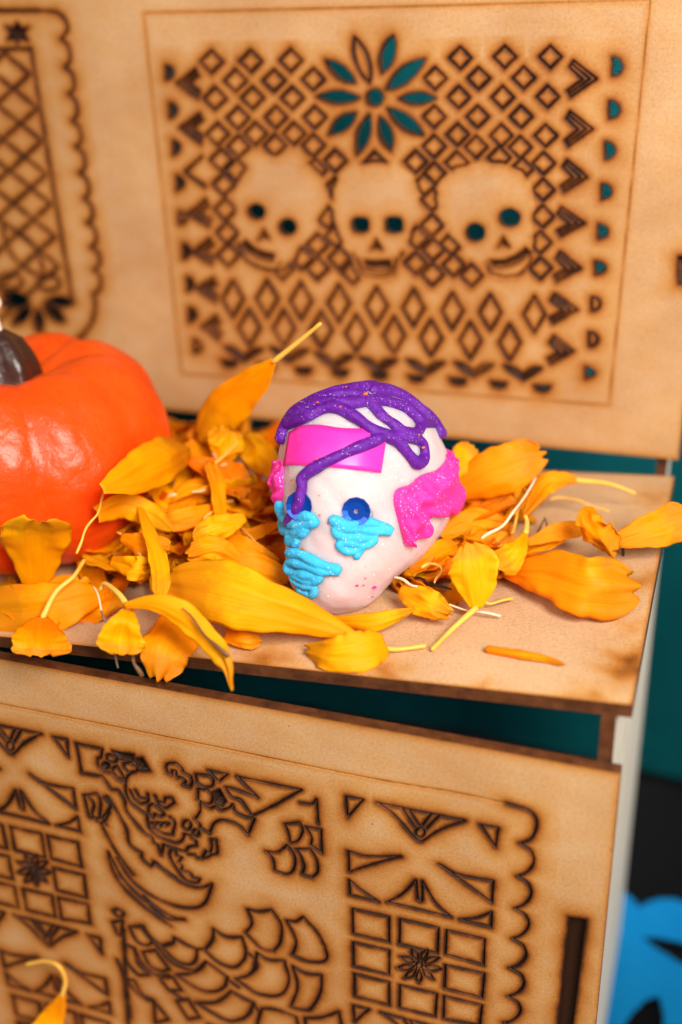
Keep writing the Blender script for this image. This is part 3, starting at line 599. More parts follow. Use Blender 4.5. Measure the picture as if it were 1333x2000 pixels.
B_HOLES = [
  [(-124.61,61.65),(-124.84,60.81),(-125.41,60.07),(-126.24,59.5),(-127.25,59.17),(-128.29,59.14),(-129.26,59.39),(-130.03,59.91),(-130.5,60.62),(-130.62,61.45),(-130.38,62.28),(-129.81,63.03),(-128.97,63.59),(-127.97,63.91),(-126.93,63.94),(-125.97,63.68),(-125.21,63.17),(-124.74,62.46)],
  [(-114.8,57.48),(-115.02,56.59),(-115.58,55.79),(-116.39,55.18),(-117.38,54.84),(-118.41,54.8),(-119.37,55.07),(-120.13,55.61),(-120.61,56.37),(-120.74,57.25),(-120.5,58.14),(-119.94,58.93),(-119.12,59.54),(-118.14,59.87),(-117.11,59.91),(-116.16,59.64),(-115.41,59.1),(-114.93,58.35)],
  [(-92.02,58.92),(-92.16,57.76),(-92.52,57.14),(-93.11,56.73),(-94.02,56.5),(-95.79,56.43),(-96.7,56.59),(-97.28,56.96),(-97.61,57.55),(-97.7,58.71),(-97.55,59.87),(-97.18,60.49),(-96.59,60.9),(-95.68,61.12),(-93.92,61.18),(-93.02,61.02),(-92.45,60.66),(-92.12,60.07)],
  [(-81.64,59.31),(-81.76,58.09),(-82.12,57.44),(-82.73,57.01),(-83.67,56.77),(-85.5,56.69),(-86.44,56.86),(-87.05,57.25),(-87.4,57.87),(-87.5,59.09),(-87.37,60.31),(-87,60.96),(-86.39,61.39),(-85.45,61.62),(-83.63,61.68),(-82.7,61.51),(-82.1,61.13),(-81.75,60.51)],
  [(-57.63,58.06),(-57.78,57.12),(-58.27,56.28),(-59.03,55.64),(-59.99,55.27),(-61.02,55.23),(-61.99,55.51),(-62.79,56.09),(-63.33,56.9),(-63.52,57.83),(-63.36,58.77),(-62.86,59.6),(-62.09,60.24),(-61.14,60.6),(-60.12,60.63),(-59.15,60.35),(-58.36,59.77),(-57.83,58.98)],
  [(-47.79,62.53),(-47.94,61.61),(-48.45,60.79),(-49.27,60.16),(-50.29,59.8),(-51.39,59.76),(-52.44,60.04),(-53.31,60.61),(-53.89,61.4),(-54.11,62.31),(-53.95,63.23),(-53.42,64.04),(-52.6,64.67),(-51.58,65.01),(-50.49,65.05),(-49.45,64.77),(-48.59,64.21),(-48.01,63.43)],
  [(-87.49,93.88),(-87.64,93.15),(-88.06,92.51),(-88.7,92.03),(-89.48,91.77),(-90.31,91.76),(-91.08,92.02),(-91.71,92.49),(-92.11,93.14),(-92.24,93.87),(-92.08,94.6),(-91.66,95.24),(-91.01,95.72),(-90.23,95.97),(-89.41,95.97),(-88.64,95.72),(-88.02,95.25),(-87.62,94.61)],
  [(-107.09,94.11),(-105.28,93.24),(-103.45,92.7),(-101.62,92.41),(-99.77,92.38),(-97.91,92.61),(-96.05,93.07),(-94.19,93.87),(-95.97,94.73),(-97.77,95.26),(-99.59,95.55),(-101.42,95.59),(-103.29,95.37),(-105.17,94.91)],
  [(-104.12,103.59),(-103.49,102.04),(-102.6,100.76),(-101.53,99.68),(-100.27,98.82),(-98.81,98.18),(-97.17,97.75),(-95.3,97.6),(-95.94,99.16),(-96.83,100.44),(-97.89,101.51),(-99.15,102.36),(-100.6,103),(-102.23,103.44)],
  [(-84.38,109.6),(-85.84,108.55),(-86.91,107.39),(-87.69,106.14),(-88.17,104.8),(-88.34,103.37),(-88.21,101.85),(-87.69,100.22),(-86.21,101.3),(-85.14,102.49),(-84.36,103.75),(-83.89,105.09),(-83.73,106.51),(-83.86,108)],
  [(-75.53,103.77),(-77.71,103.41),(-79.66,102.76),(-81.42,101.89),(-83,100.78),(-84.39,99.44),(-85.61,97.88),(-86.57,96.01),(-84.32,96.39),(-82.34,97.07),(-80.55,97.97),(-78.98,99.08),(-77.61,100.41),(-76.44,101.95)],
  [(-82.78,93.49),(-81.29,92.79),(-79.82,92.38),(-78.35,92.19),(-76.9,92.24),(-75.46,92.51),(-74.03,93),(-72.62,93.78),(-74.08,94.48),(-75.54,94.89),(-76.99,95.08),(-78.44,95.04),(-79.88,94.77),(-81.33,94.28)],
  [(-76.05,84.16),(-76.89,85.93),(-77.98,87.39),(-79.25,88.62),(-80.72,89.6),(-82.38,90.35),(-84.23,90.87),(-86.34,91.08),(-85.51,89.31),(-84.42,87.85),(-83.15,86.62),(-81.67,85.62),(-80,84.88),(-78.15,84.36)],
  [(-88.45,88.91),(-88.95,87.33),(-89.07,85.85),(-88.92,84.46),(-88.47,83.15),(-87.72,81.93),(-86.68,80.8),(-85.27,79.79),(-84.78,81.4),(-84.66,82.89),(-84.83,84.29),(-85.28,85.58),(-86.03,86.79),(-87.05,87.91)],
  [(-91.43,89.43),(-92.95,88.16),(-94.1,86.78),(-94.97,85.31),(-95.56,83.75),(-95.84,82.09),(-95.85,80.36),(-95.47,78.5),(-93.92,79.83),(-92.76,81.24),(-91.89,82.73),(-91.32,84.29),(-91.04,85.93),(-91.05,87.63)],
  [(-95.49,89.68),(-97.29,89.56),(-98.84,89.17),(-100.23,88.56),(-101.44,87.73),(-102.47,86.67),(-103.32,85.39),(-103.94,83.82),(-102.11,83.95),(-100.53,84.36),(-99.13,84.98),(-97.93,85.82),(-96.91,86.88),(-96.08,88.14)],
  [(-25.91,103.63),(-25.49,103.6),(-24.56,103.28),(-23.82,102.69),(-23.39,101.91),(-23.32,101.06),(-23.64,100.28),(-24.29,99.69),(-25.17,99.38),(-25.59,99.35)],
  [(-25.9,93.14),(-25.48,93.12),(-24.54,92.82),(-23.79,92.25),(-23.35,91.5),(-23.29,90.67),(-23.61,89.91),(-24.28,89.33),(-25.18,89.02),(-25.6,88.99)],
  [(-26.21,82.96),(-25.78,82.94),(-24.83,82.64),(-24.07,82.06),(-23.62,81.29),(-23.56,80.44),(-23.89,79.65),(-24.56,79.04),(-25.48,78.72),(-25.91,78.68)],
  [(-26.38,72.19),(-25.94,72.18),(-24.98,71.91),(-24.21,71.38),(-23.76,70.66),(-23.7,69.86),(-24.04,69.12),(-24.73,68.54),(-25.66,68.22),(-26.1,68.18)],
  [(-26.59,61.62),(-26.15,61.61),(-25.17,61.35),(-24.39,60.81),(-23.93,60.07),(-23.87,59.25),(-24.22,58.47),(-24.92,57.87),(-25.86,57.53),(-26.3,57.48)],
  [(-26.57,51.3),(-26.12,51.29),(-25.13,51.1),(-24.34,50.66),(-23.89,50.06),(-23.84,49.39),(-24.21,48.75),(-24.93,48.24),(-25.89,47.94),(-26.34,47.89)],
  [(-27.24,20.82),(-26.77,20.83),(-25.74,20.67),(-24.92,20.26),(-24.46,19.68),(-24.41,19.01),(-24.79,18.36),(-25.55,17.82),(-26.55,17.49),(-27.02,17.43)],
  [(-153.47,102.43),(-153.05,102.4),(-152.16,102.12),(-151.51,101.58),(-151.2,100.86),(-151.28,100.09),(-151.74,99.38),(-152.51,98.84),(-153.47,98.56),(-153.9,98.53)],
  [(-153.41,92.17),(-152.99,92.14),(-152.08,91.86),(-151.42,91.31),(-151.11,90.58),(-151.19,89.78),(-151.66,89.04),(-152.44,88.48),(-153.41,88.18),(-153.84,88.15)],
  [(-153.35,81.62),(-152.92,81.59),(-152,81.31),(-151.33,80.75),(-151.01,80),(-151.1,79.18),(-151.57,78.42),(-152.36,77.84),(-153.35,77.52),(-153.79,77.48)],
  [(-153.22,71.37),(-152.79,71.35),(-151.86,71.07),(-151.18,70.5),(-150.86,69.74),(-150.94,68.9),(-151.42,68.11),(-152.22,67.5),(-153.22,67.17),(-153.67,67.12)],
  [(-153.25,50.67),(-152.8,50.66),(-151.85,50.38),(-151.15,49.8),(-150.82,49),(-150.91,48.11),(-151.4,47.27),(-152.22,46.61),(-153.25,46.24),(-153.71,46.19)],
  [(-152.86,40.41),(-152.4,40.4),(-151.44,40.13),(-150.73,39.53),(-150.4,38.72),(-150.49,37.81),(-150.98,36.94),(-151.82,36.26),(-152.85,35.87),(-153.32,35.81)],
  [(-153.12,30.52),(-152.66,30.52),(-151.68,30.24),(-150.96,29.64),(-150.63,28.81),(-150.71,27.87),(-151.22,26.98),(-152.06,26.27),(-153.11,25.86),(-153.58,25.8)],
  [(-143.23,13.76),(-137.45,13.87),(-138.47,12.24),(-140.51,11.56),(-142.46,12.1)],
  [(-130.32,13.75),(-124.66,13.85),(-125.64,12.24),(-127.62,11.57),(-129.54,12.1)],
  [(-117.7,13.56),(-112.16,13.67),(-113.1,12.08),(-115.03,11.41),(-116.91,11.93)],
  [(-105.16,13.73),(-99.75,13.84),(-100.64,12.26),(-102.52,11.6),(-104.36,12.12)],
  [(-92.4,13.94),(-87.11,14.04),(-87.96,12.49),(-89.78,11.84),(-91.6,12.35)],
  [(-80.42,13.94),(-75.24,14.04),(-76.05,12.5),(-77.82,11.86),(-79.61,12.36)],
  [(-67.42,14.04),(-62.37,14.14),(-63.13,12.62),(-64.85,11.98),(-66.6,12.49)],
  [(-54.88,14.13),(-49.95,14.23),(-50.66,12.73),(-52.34,12.1),(-54.06,12.59)],
  [(-41.87,14.12),(-37.05,14.22),(-37.73,12.74),(-39.35,12.11),(-41.04,12.6)],
  [(-4.75,53.86),(-0.26,53.93),(0.53,46.34),(-4.02,46.38)],
  [(-206.53,29.15),(-205.1,28.26),(-203.6,27.76),(-202.05,27.55),(-200.46,27.64),(-198.83,28.05),(-197.15,28.74),(-195.43,29.82),(-196.85,30.71),(-198.33,31.2),(-199.86,31.41),(-201.44,31.32),(-203.08,30.93),(-204.77,30.24)],
  [(-207.52,27.74),(-207.22,26.19),(-206.6,24.97),(-205.75,23.99),(-204.65,23.29),(-203.3,22.84),(-201.72,22.65),(-199.83,22.81),(-200.14,24.37),(-200.77,25.58),(-201.62,26.55),(-202.71,27.25),(-204.05,27.69),(-205.62,27.89)],
  [(-209.88,26.86),(-211.13,25.49),(-211.92,24.18),(-212.38,22.92),(-212.48,21.69),(-212.22,20.52),(-211.61,19.39),(-210.55,18.32),(-209.29,19.71),(-208.5,21.03),(-208.05,22.3),(-207.96,23.52),(-208.23,24.68),(-208.83,25.8)],
  [(-212.18,27.24),(-214.08,26.94),(-215.73,26.37),(-217.2,25.6),(-218.46,24.61),(-219.51,23.41),(-220.38,22.01),(-220.98,20.32),(-219.04,20.64),(-217.36,21.22),(-215.9,22.01),(-214.64,23),(-213.6,24.2),(-212.75,25.59)],
  [(-212.99,28.68),(-214.49,29.53),(-216.04,29.98),(-217.63,30.14),(-219.27,30),(-220.96,29.54),(-222.71,28.79),(-224.52,27.63),(-223,26.78),(-221.43,26.32),(-219.82,26.16),(-218.17,26.32),(-216.48,26.78),(-214.76,27.53)],
  [(-212.78,29.32),(-213.86,30.52),(-215.12,31.33),(-216.5,31.85),(-218.02,32.07),(-219.67,31.99),(-221.46,31.61),(-223.43,30.84),(-222.34,29.63),(-221.07,28.81),(-219.68,28.29),(-218.15,28.07),(-216.49,28.16),(-214.72,28.54)]]
B_DIAMONDS = [
  [(-138.52,106.43),(-135.25,103.41),(-139.05,100.43),(-142.35,103.46)],
  [(-126.29,106.44),(-123.04,103.46),(-126.7,100.51),(-129.97,103.51)],
  [(-114.18,106.45),(-110.96,103.51),(-114.49,100.6),(-117.73,103.56)],
  [(-131.41,101.35),(-128.13,98.33),(-131.88,95.31),(-135.18,98.35)],
  [(-119.58,101.29),(-116.32,98.31),(-119.94,95.32),(-123.22,98.32)],
  [(-107.69,101.5),(-104.46,98.55),(-107.95,95.6),(-111.2,98.57)],
  [(-138.25,96.55),(-134.93,93.49),(-138.79,90.39),(-142.13,93.48)],
  [(-126.49,96.69),(-123.2,93.66),(-126.92,90.59),(-130.23,93.65)],
  [(-114.23,96.68),(-110.96,93.69),(-114.54,90.66),(-117.83,93.67)],
  [(-131.38,91.27),(-128.05,88.2),(-131.85,85.05),(-135.2,88.15)],
  [(-119.54,91.46),(-116.24,88.43),(-119.9,85.32),(-123.22,88.38)],
  [(-107.66,91.52),(-104.38,88.52),(-107.92,85.45),(-111.21,88.47)],
  [(-138.28,86.7),(-134.92,83.59),(-138.82,80.37),(-142.21,83.5)],
  [(-126.21,86.95),(-122.87,83.88),(-126.63,80.69),(-129.99,83.79)],
  [(-114.26,87.06),(-110.95,84.02),(-114.58,80.87),(-117.91,83.94)],
  [(-131.82,83.34),(-128.46,80.23),(-132.3,76.99),(-135.69,80.12)],
  [(-120.31,83.77),(-116.97,80.69),(-120.69,77.49),(-124.05,80.59)],
  [(-108.45,83.91),(-105.14,80.87),(-108.72,77.7),(-112.05,80.77)],
  [(-137.73,79.51),(-134.33,76.37),(-138.27,73.05),(-141.69,76.23)],
  [(-137.48,72.48),(-134.05,69.3),(-138.02,65.9),(-141.47,69.11)],
  [(-137.58,65.16),(-134.12,61.94),(-138.12,58.44),(-141.61,61.69)],
  [(-137.47,58.16),(-133.98,54.91),(-138.02,51.32),(-141.53,54.61)],
  [(-137.66,51.49),(-134.14,48.2),(-138.22,44.53),(-141.77,47.85)],
  [(-132.99,76.68),(-129.59,73.54),(-133.48,70.2),(-136.9,73.38)],
  [(-101.91,79.8),(-98.6,76.76),(-102.12,73.56),(-105.46,76.63)],
  [(-108.11,77.15),(-104.77,74.07),(-108.38,70.83),(-111.74,73.92)],
  [(-65.85,106.6),(-62.74,103.8),(-65.75,101.02),(-68.88,103.84)],
  [(-53.91,106.72),(-50.83,103.95),(-53.72,101.22),(-56.82,104)],
  [(-41.99,106.59),(-38.93,103.86),(-41.7,101.15),(-44.78,103.9)],
  [(-72.67,101.57),(-69.52,98.73),(-72.63,95.88),(-75.8,98.74)],
  [(-60.75,101.51),(-57.62,98.7),(-60.61,95.88),(-63.75,98.71)],
  [(-48.7,101.57),(-45.61,98.79),(-48.47,96.01),(-51.58,98.81)],
  [(-66.1,96.79),(-62.95,93.94),(-66.01,91.05),(-69.18,93.92)],
  [(-54.12,96.78),(-50.99,93.96),(-53.92,91.11),(-57.07,93.95)],
  [(-42.16,96.9),(-39.06,94.12),(-41.87,91.3),(-44.99,94.1)],
  [(-72.89,91.81),(-69.7,88.91),(-72.85,85.95),(-76.06,88.87)],
  [(-60.79,91.86),(-57.63,89),(-60.65,86.08),(-63.84,88.96)],
  [(-48.99,91.91),(-45.85,89.09),(-48.75,86.2),(-51.91,89.05)],
  [(-66.23,87.22),(-63.03,84.32),(-66.13,81.32),(-69.35,84.24)],
  [(-54.21,87.06),(-51.04,84.2),(-54.01,81.24),(-57.21,84.12)],
  [(-42.21,87.18),(-39.06,84.35),(-41.92,81.42),(-45.08,84.27)],
  [(-72.84,84.07),(-69.61,81.13),(-72.8,78.08),(-76.05,81.03)],
  [(-61.03,84.08),(-57.83,81.18),(-60.89,78.16),(-64.11,81.08)],
  [(-48.94,84.09),(-45.77,81.23),(-48.71,78.25),(-51.9,81.14)],
  [(-78.11,79.91),(-74.85,76.94),(-78.12,73.82),(-81.4,76.81)],
  [(-42.4,80.1),(-39.23,77.23),(-42.11,74.22),(-45.31,77.11)],
  [(-66.4,79.83),(-63.17,76.89),(-66.3,73.81),(-69.56,76.77)],
  [(-54.58,81.36),(-51.38,78.47),(-54.39,75.44),(-57.61,78.36)],
  [(-72.79,76.84),(-69.53,73.87),(-72.75,70.73),(-76.03,73.72)],
  [(-42.2,73.14),(-38.99,70.25),(-41.91,67.16),(-45.13,70.08)],
  [(-41.99,66.05),(-38.75,63.12),(-41.69,59.95),(-44.95,62.9)],
  [(-42.35,58.94),(-39.08,55.97),(-42.06,52.71),(-45.35,55.7)],
  [(-41.87,51.86),(-38.57,48.85),(-41.57,45.51),(-44.89,48.54)],
  [(-48.16,78.53),(-44.96,75.64),(-47.92,72.6),(-51.13,75.51)],
  [(-90.11,79.43),(-86.82,76.43),(-90.21,73.26),(-93.53,76.29)],
  [(-73.29,62.64),(-69.96,59.6),(-73.25,56.28),(-76.6,59.35)],
  [(-77.67,58.87),(-74.31,55.8),(-77.67,52.42),(-81.04,55.52)],
  [(-73.33,69.73),(-70.04,66.73),(-73.3,63.5),(-76.61,66.53)],
  [(-72.95,55.71),(-69.59,52.63),(-72.9,49.23),(-76.28,52.33)],
  [(-67.54,57.67),(-64.21,54.62),(-67.46,51.26),(-70.81,54.34)],
  [(-78.13,51.66),(-74.74,48.55),(-78.13,45.08),(-81.54,48.22)],
  [(-66.86,51.58),(-63.49,48.5),(-66.76,45.07),(-70.15,48.17)],
  [(-73.05,48.63),(-69.66,45.52),(-73.01,42.03),(-76.43,45.17)],
  [(-61.55,48.89),(-58.19,45.81),(-61.41,42.36),(-64.8,45.47)],
  [(-102.31,58.54),(-98.9,55.39),(-102.53,51.93),(-105.96,55.11)],
  [(-108.36,55.76),(-104.93,52.58),(-108.64,49.07),(-112.1,52.28)],
  [(-113.61,51.6),(-110.14,48.38),(-113.94,44.79),(-117.43,48.04)],
  [(-101.56,52.12),(-98.12,48.94),(-101.77,45.4),(-105.24,48.61)],
  [(-119.92,48.23),(-116.43,44.98),(-120.31,41.33),(-123.83,44.61)],
  [(-108.65,48.76),(-105.19,45.54),(-108.94,41.93),(-112.43,45.18)],
  [(-97.34,48.07),(-93.89,44.88),(-97.52,41.3),(-100.99,44.52)],
  [(-104.84,63.78),(-101.44,60.65),(-105.08,57.24),(-108.5,60.4)],
  [(-102.17,72.13),(-98.82,69.05),(-102.39,65.76),(-105.76,68.86)],
  [(-75.43,73.88),(-72.15,70.89),(-75.41,67.7),(-78.72,70.72)]]
B_SKULLS = [
  [(-132.05,71.57),(-128.46,75.6),(-123.42,77.73),(-116.96,77.98),(-110.69,75.95),(-106.1,72.18),(-104.38,67.45),(-105.17,63.47),(-108.2,59.67),(-109.66,55.86),(-112.39,53.18),(-114.46,51.1),(-115.94,47.96),(-120.48,44.31),(-126.38,44.49),(-131.17,46.77),(-133.93,51.03),(-133.92,55.68),(-134.47,61.77),(-133.89,67.06)],
  [(-103.08,68.65),(-101.07,72.3),(-96.63,75.24),(-90.46,76.63),(-84.4,76.19),(-79.16,73.51),(-76.92,68.65),(-77.21,63.65),(-79.04,59.98),(-79.66,56.02),(-81.21,52.56),(-82.47,49.52),(-83.58,46.46),(-85.5,43.48),(-90.27,42.31),(-95.06,42.98),(-97.08,45.94),(-97.93,49.86),(-100.4,53.23),(-101.91,56.17),(-103.2,60.59)],
  [(-72.13,67.37),(-70.69,72.32),(-66.62,75.45),(-60.86,76.94),(-53.73,77.08),(-48.01,74.9),(-45.03,70.9),(-44.08,65.43),(-44.88,61.23),(-43.94,56.33),(-44.18,52.04),(-45.46,48.36),(-49.71,44.93),(-54.89,44.95),(-57.22,48.51),(-60.56,51.28),(-64.33,53.3),(-68.13,56.78),(-70.88,61.72)]]

def seg_dist(field, X, Z, pts, closed, pad):
    P = np.array(pts, float)
    n = len(P)
    for i in range(n if closed else n - 1):
        a, b = P[i], P[(i + 1) % n]
        i0 = np.searchsorted(X, min(a[0], b[0]) - pad); i1 = np.searchsorted(X, max(a[0], b[0]) + pad)
        j0 = np.searchsorted(Z, min(a[1], b[1]) - pad); j1 = np.searchsorted(Z, max(a[1], b[1]) + pad)
        if i1 <= i0 or j1 <= j0: continue
        gx = X[i0:i1, None]; gz = Z[None, j0:j1]
        d = b - a; L = d @ d + 1e-9
        t = np.clip(((gx - a[0]) * d[0] + (gz - a[1]) * d[1]) / L, 0, 1)
        dd = np.hypot(gx - a[0] - t * d[0], gz - a[1] - t * d[1])
        np.minimum(field[i0:i1, j0:j1], dd, out=field[i0:i1, j0:j1])
def inside(X, Z, pts):
    gx, gz = np.meshgrid(X, Z, indexing='ij'); P = np.array(pts, float); r = np.zeros(gx.shape, bool)
    for i in range(len(P)):
        a, b = P[i], P[i - 1]
        with np.errstate(divide='ignore', invalid='ignore'):
            r ^= ((a[1] > gz) != (b[1] > gz)) & (gx < (b[0] - a[0]) * (gz - a[1]) / (b[1] - a[1] + 1e-12) + a[0])
    return r
def wind(X, Z, pts, pad):
    P = np.array(pts, float)
    return slice(np.searchsorted(X, P[:, 0].min() - pad), np.searchsorted(X, P[:, 0].max() + pad)), slice(np.searchsorted(Z, P[:, 1].min() - pad), np.searchsorted(Z, P[:, 1].max() + pad))
def soften(pts, closed):
    """hand-traced corners -> laser path: gentle resample of long curved outlines"""
    P = [np.array(q, float) for q in pts]; n = len(P); out = []
    def turn(i):
        a, b, c = P[i - 1], P[i], P[(i + 1) % n]
        u, v = b - a, c - b; d = (u @ v) / (np.linalg.norm(u) * np.linalg.norm(v) + 1e-9)
        return math.acos(max(-1, min(1, d)))
    corner = [turn(i) > 1.0 or (not closed and i in (0, n - 1)) for i in range(n)]
    for i in range(n if closed else n - 1):
        b, c = P[i], P[(i + 1) % n]
        a = b - (c - b) if corner[i] else P[i - 1]
        d = c + (c - b) if corner[(i + 1) % n] else P[(i + 2) % n]
        for k in range(4):
            s = k / 4
            out.append(.5 * (2 * b + (c - a) * s + (2 * a - 5 * b + 4 * c - d) * s * s + (3 * b - a - 3 * c + d) * s ** 3))
    if not closed: out.append(P[-1])
    return out
def sdf(X, Z, pts):
    f = np.full((len(X), len(Z)), 9.0); seg_dist(f, X, Z, pts, True, 9.0); return np.where(inside(X, Z, pts), -f, f)
def board(name, X, Z, y, thick, cuts, open_cuts, faint, pits, holes, clipped, clippers, parent, hw, burn_r, burn_amt=.95, edges=('top', 'right')):
    pad = 5.0
    D = np.full((len(X), len(Z)), 9.0)
    for q in cuts: seg_dist(D, X, Z, soften(q, True), True, pad)
    for q in open_cuts: seg_dist(D, X, Z, soften(q, False), False, pad)
    for q in clipped:                       # diamonds cut away where a motif lies over them
        sx, sz = wind(X, Z, q, 2.5); x, z = X[sx], Z[sz]
        if len(x) < 2 or len(z) < 2: continue
        d = sdf(x, z, q)
        for k in clippers: d = np.maximum(d, -(sdf(x, z, k) - .15))
        D[sx, sz] = np.minimum(D[sx, sz], np.abs(d))
    clean = np.ones(D.shape)
    for k in clippers: clean = np.where(inside(X, Z, k), .68, clean)
    D2 = np.full(D.shape, 9.0)
    for q in faint: seg_dist(D2, X, Z, soften(q, False), False, pad)
    H = np.full(D.shape, 9.0); hole = np.zeros((len(X) - 1, len(Z) - 1), bool)
    xc, zc = (X[1:] + X[:-1]) / 2, (Z[1:] + Z[:-1]) / 2
    for q in holes:
        seg_dist(H, X, Z, q, True, pad); hole |= inside(xc, zc, q)
    PT = np.full(D.shape, 9.0); pin = np.zeros(D.shape, bool)
    for q in pits:
        seg_dist(PT, X, Z, q, True, pad); pin |= inside(X, Z, q)
    def smooth(t): t = np.clip(t, 0, 1); return t * t * (3 - 2 * t)
    groove = smooth((hw + .16 - D) / .26)
    g2 = smooth((.22 - D2) / .2)
    pit = np.where(pin, smooth(PT / .5), 0)
    dep = 1.15 * groove + .35 * g2 + 2.0 * pit
    near = np.minimum(np.minimum(np.maximum(D - hw, 0), np.maximum(H, 0) * .9), np.where(pin, 0, PT))
    gx, gz = np.meshgrid(X, Z, indexing='ij')
    wob = .5 + .5 * np.sin(gx * .31 + 2 * np.sin(gz * .23)) * np.sin(gz * .37 + 1.3 * np.sin(gx * .19))
    halo = burn_amt * (.58 * np.exp(-near / (burn_r * .42)) + .44 * np.exp(-near / (burn_r * (1.2 + 1.6 * wob))))
    burn = np.maximum(halo * clean, np.maximum(groove * .97, pit * 1.0))
    burn = np.maximum(burn, np.maximum(.5 * np.exp(-D2 / .9), g2 * .82))
    if 'top' in edges: burn = np.maximum(burn, .55 * np.exp(-(Z[-1] - gz) / 1.4))
    if 'right' in edges: burn = np.maximum(burn, .5 * np.exp(-(X[-1] - gx) / 1.0))
    if 'bottom' in edges: burn = np.maximum(burn, .5 * np.exp(-(gz - Z[0]) / 1.6))
    nx, nz = len(X), len(Z); N = nx * nz
    co = np.empty((nx, nz, 3)); co[..., 0] = gx; co[..., 1] = y + dep; co[..., 2] = gz
    ids = np.arange(N).reshape(nx, nz)
    a, b, c, d = ids[:-1, :-1], ids[1:, :-1], ids[1:, 1:], ids[:-1, 1:]
    keep = ~hole
    front = np.stack([a[keep], b[keep], c[keep], d[keep]], 1)
    verts = [co.reshape(-1, 3)]; faces = [front]; mi = [np.zeros(len(front), np.int32)]; base = N
    burns = [burn.ravel()]
    # walls: outer rim and hole rims
    kp = np.pad(keep, 1)
    E = []
    for (di, dj, p0, p1) in ((0, -1, a, b), (1, 0, b, c), (0, 1, c, d), (-1, 0, d, a)):
        nb = kp[1 + di:1 + di + nx - 1, 1 + dj:1 + dj + nz - 1]
        e = keep & ~nb; E.append(np.stack([p0[e], p1[e]], 1))
    E = np.concatenate(E)
    fl = co.reshape(-1, 3)
    w = np.empty((len(E), 4, 3)); w[:, 0] = fl[E[:, 0]]; w[:, 1] = fl[E[:, 1]]; w[:, 2] = w[:, 1]; w[:, 3] = w[:, 0]
    w[:, 2, 1] = w[:, 3, 1] = y + thick
    verts.append(w.reshape(-1, 3)); k = np.arange(len(E) * 4).reshape(-1, 4) + base
    faces.append(k[:, ::-1]); mi.append(np.ones(len(E), np.int32)); burns.append(np.full(len(E) * 4, .8)); base += len(E) * 4
    # back face, merged into runs
    bv = []
    for j in range(nz - 1):
        row = np.concatenate([[False], keep[:, j], [False]]).astype(int); df = np.diff(row)
        for s0, s1 in zip(np.where(df == 1)[0], np.where(df == -1)[0]):
            bv.append([(X[s0], y + thick, Z[j]), (X[s0], y + thick, Z[j + 1]), (X[s1], y + thick, Z[j + 1]), (X[s1], y + thick, Z[j])])
    bv = np.array(bv); verts.append(bv.reshape(-1, 3)); faces.append(np.arange(len(bv) * 4).reshape(-1, 4) + base)
    mi.append(np.zeros(len(bv), np.int32)); burns.append(np.zeros(len(bv) * 4))
    VV = np.concatenate(verts) * S; FF = np.concatenate(faces).astype(np.int32); MI = np.concatenate(mi)
    me = bpy.data.meshes.new(name)
    me.vertices.add(len(VV)); me.vertices.foreach_set('co', VV.astype(np.float32).ravel())
    me.loops.add(FF.size); me.loops.foreach_set('vertex_index', FF.ravel())
    me.polygons.add(len(FF)); me.polygons.foreach_set('loop_start', np.arange(0, FF.size, 4, dtype=np.int32))
    me.materials.append(MAT_BOARD); me.materials.append(MAT_EDGE)
    me.polygons.foreach_set('material_index', MI)
    sm = np.zeros(len(FF), bool); sm[:len(front)] = True; me.polygons.foreach_set('use_smooth', sm)
    at = me.attributes.new('burn', 'FLOAT', 'POINT'); at.data.foreach_set('value', np.concatenate(burns).astype(np.float32))
    me.update(calc_edges=True); me.validate()
    o = bpy.data.objects.new(name, me); col.objects.link(o); o.parent = parent
    return o
altar = empty('stepped_altar', (0, 0, 0))
tag(altar, 'stepped display altar of raw laser-cut fibreboard with skull and dancer engravings', 'altar')
def grid(lo, mid, hi, step, coarse=6.0):
    return np.concatenate([np.arange(lo, mid, coarse), np.arange(mid, hi, step), [hi]])
XL = -330.0
Xf = grid(XL, -176.0, 0.0, .17); Zf = grid(ZT, -158.0, -21.48, .17, 5.0)
board('front_panel', Xf, Zf, 0.0, 3.0, F_CLOSED, F_OPEN, F_BORDER, F_PITS, [], [], [], altar, .085, 2.1, 1.1)
Xb = grid(XL, -226.0, 1.0, .25); Zb = np.arange(-5.12, 128.0, .25)
board('back_panel', Xb, Zb, 126.74, 3.0, B_CLOSED, B_OPEN, B_FAINT, B_PITS, B_HOLES, B_DIAMONDS, B_SKULLS, altar, .13, 2.1, 1.0, ('right', 'bottom'))

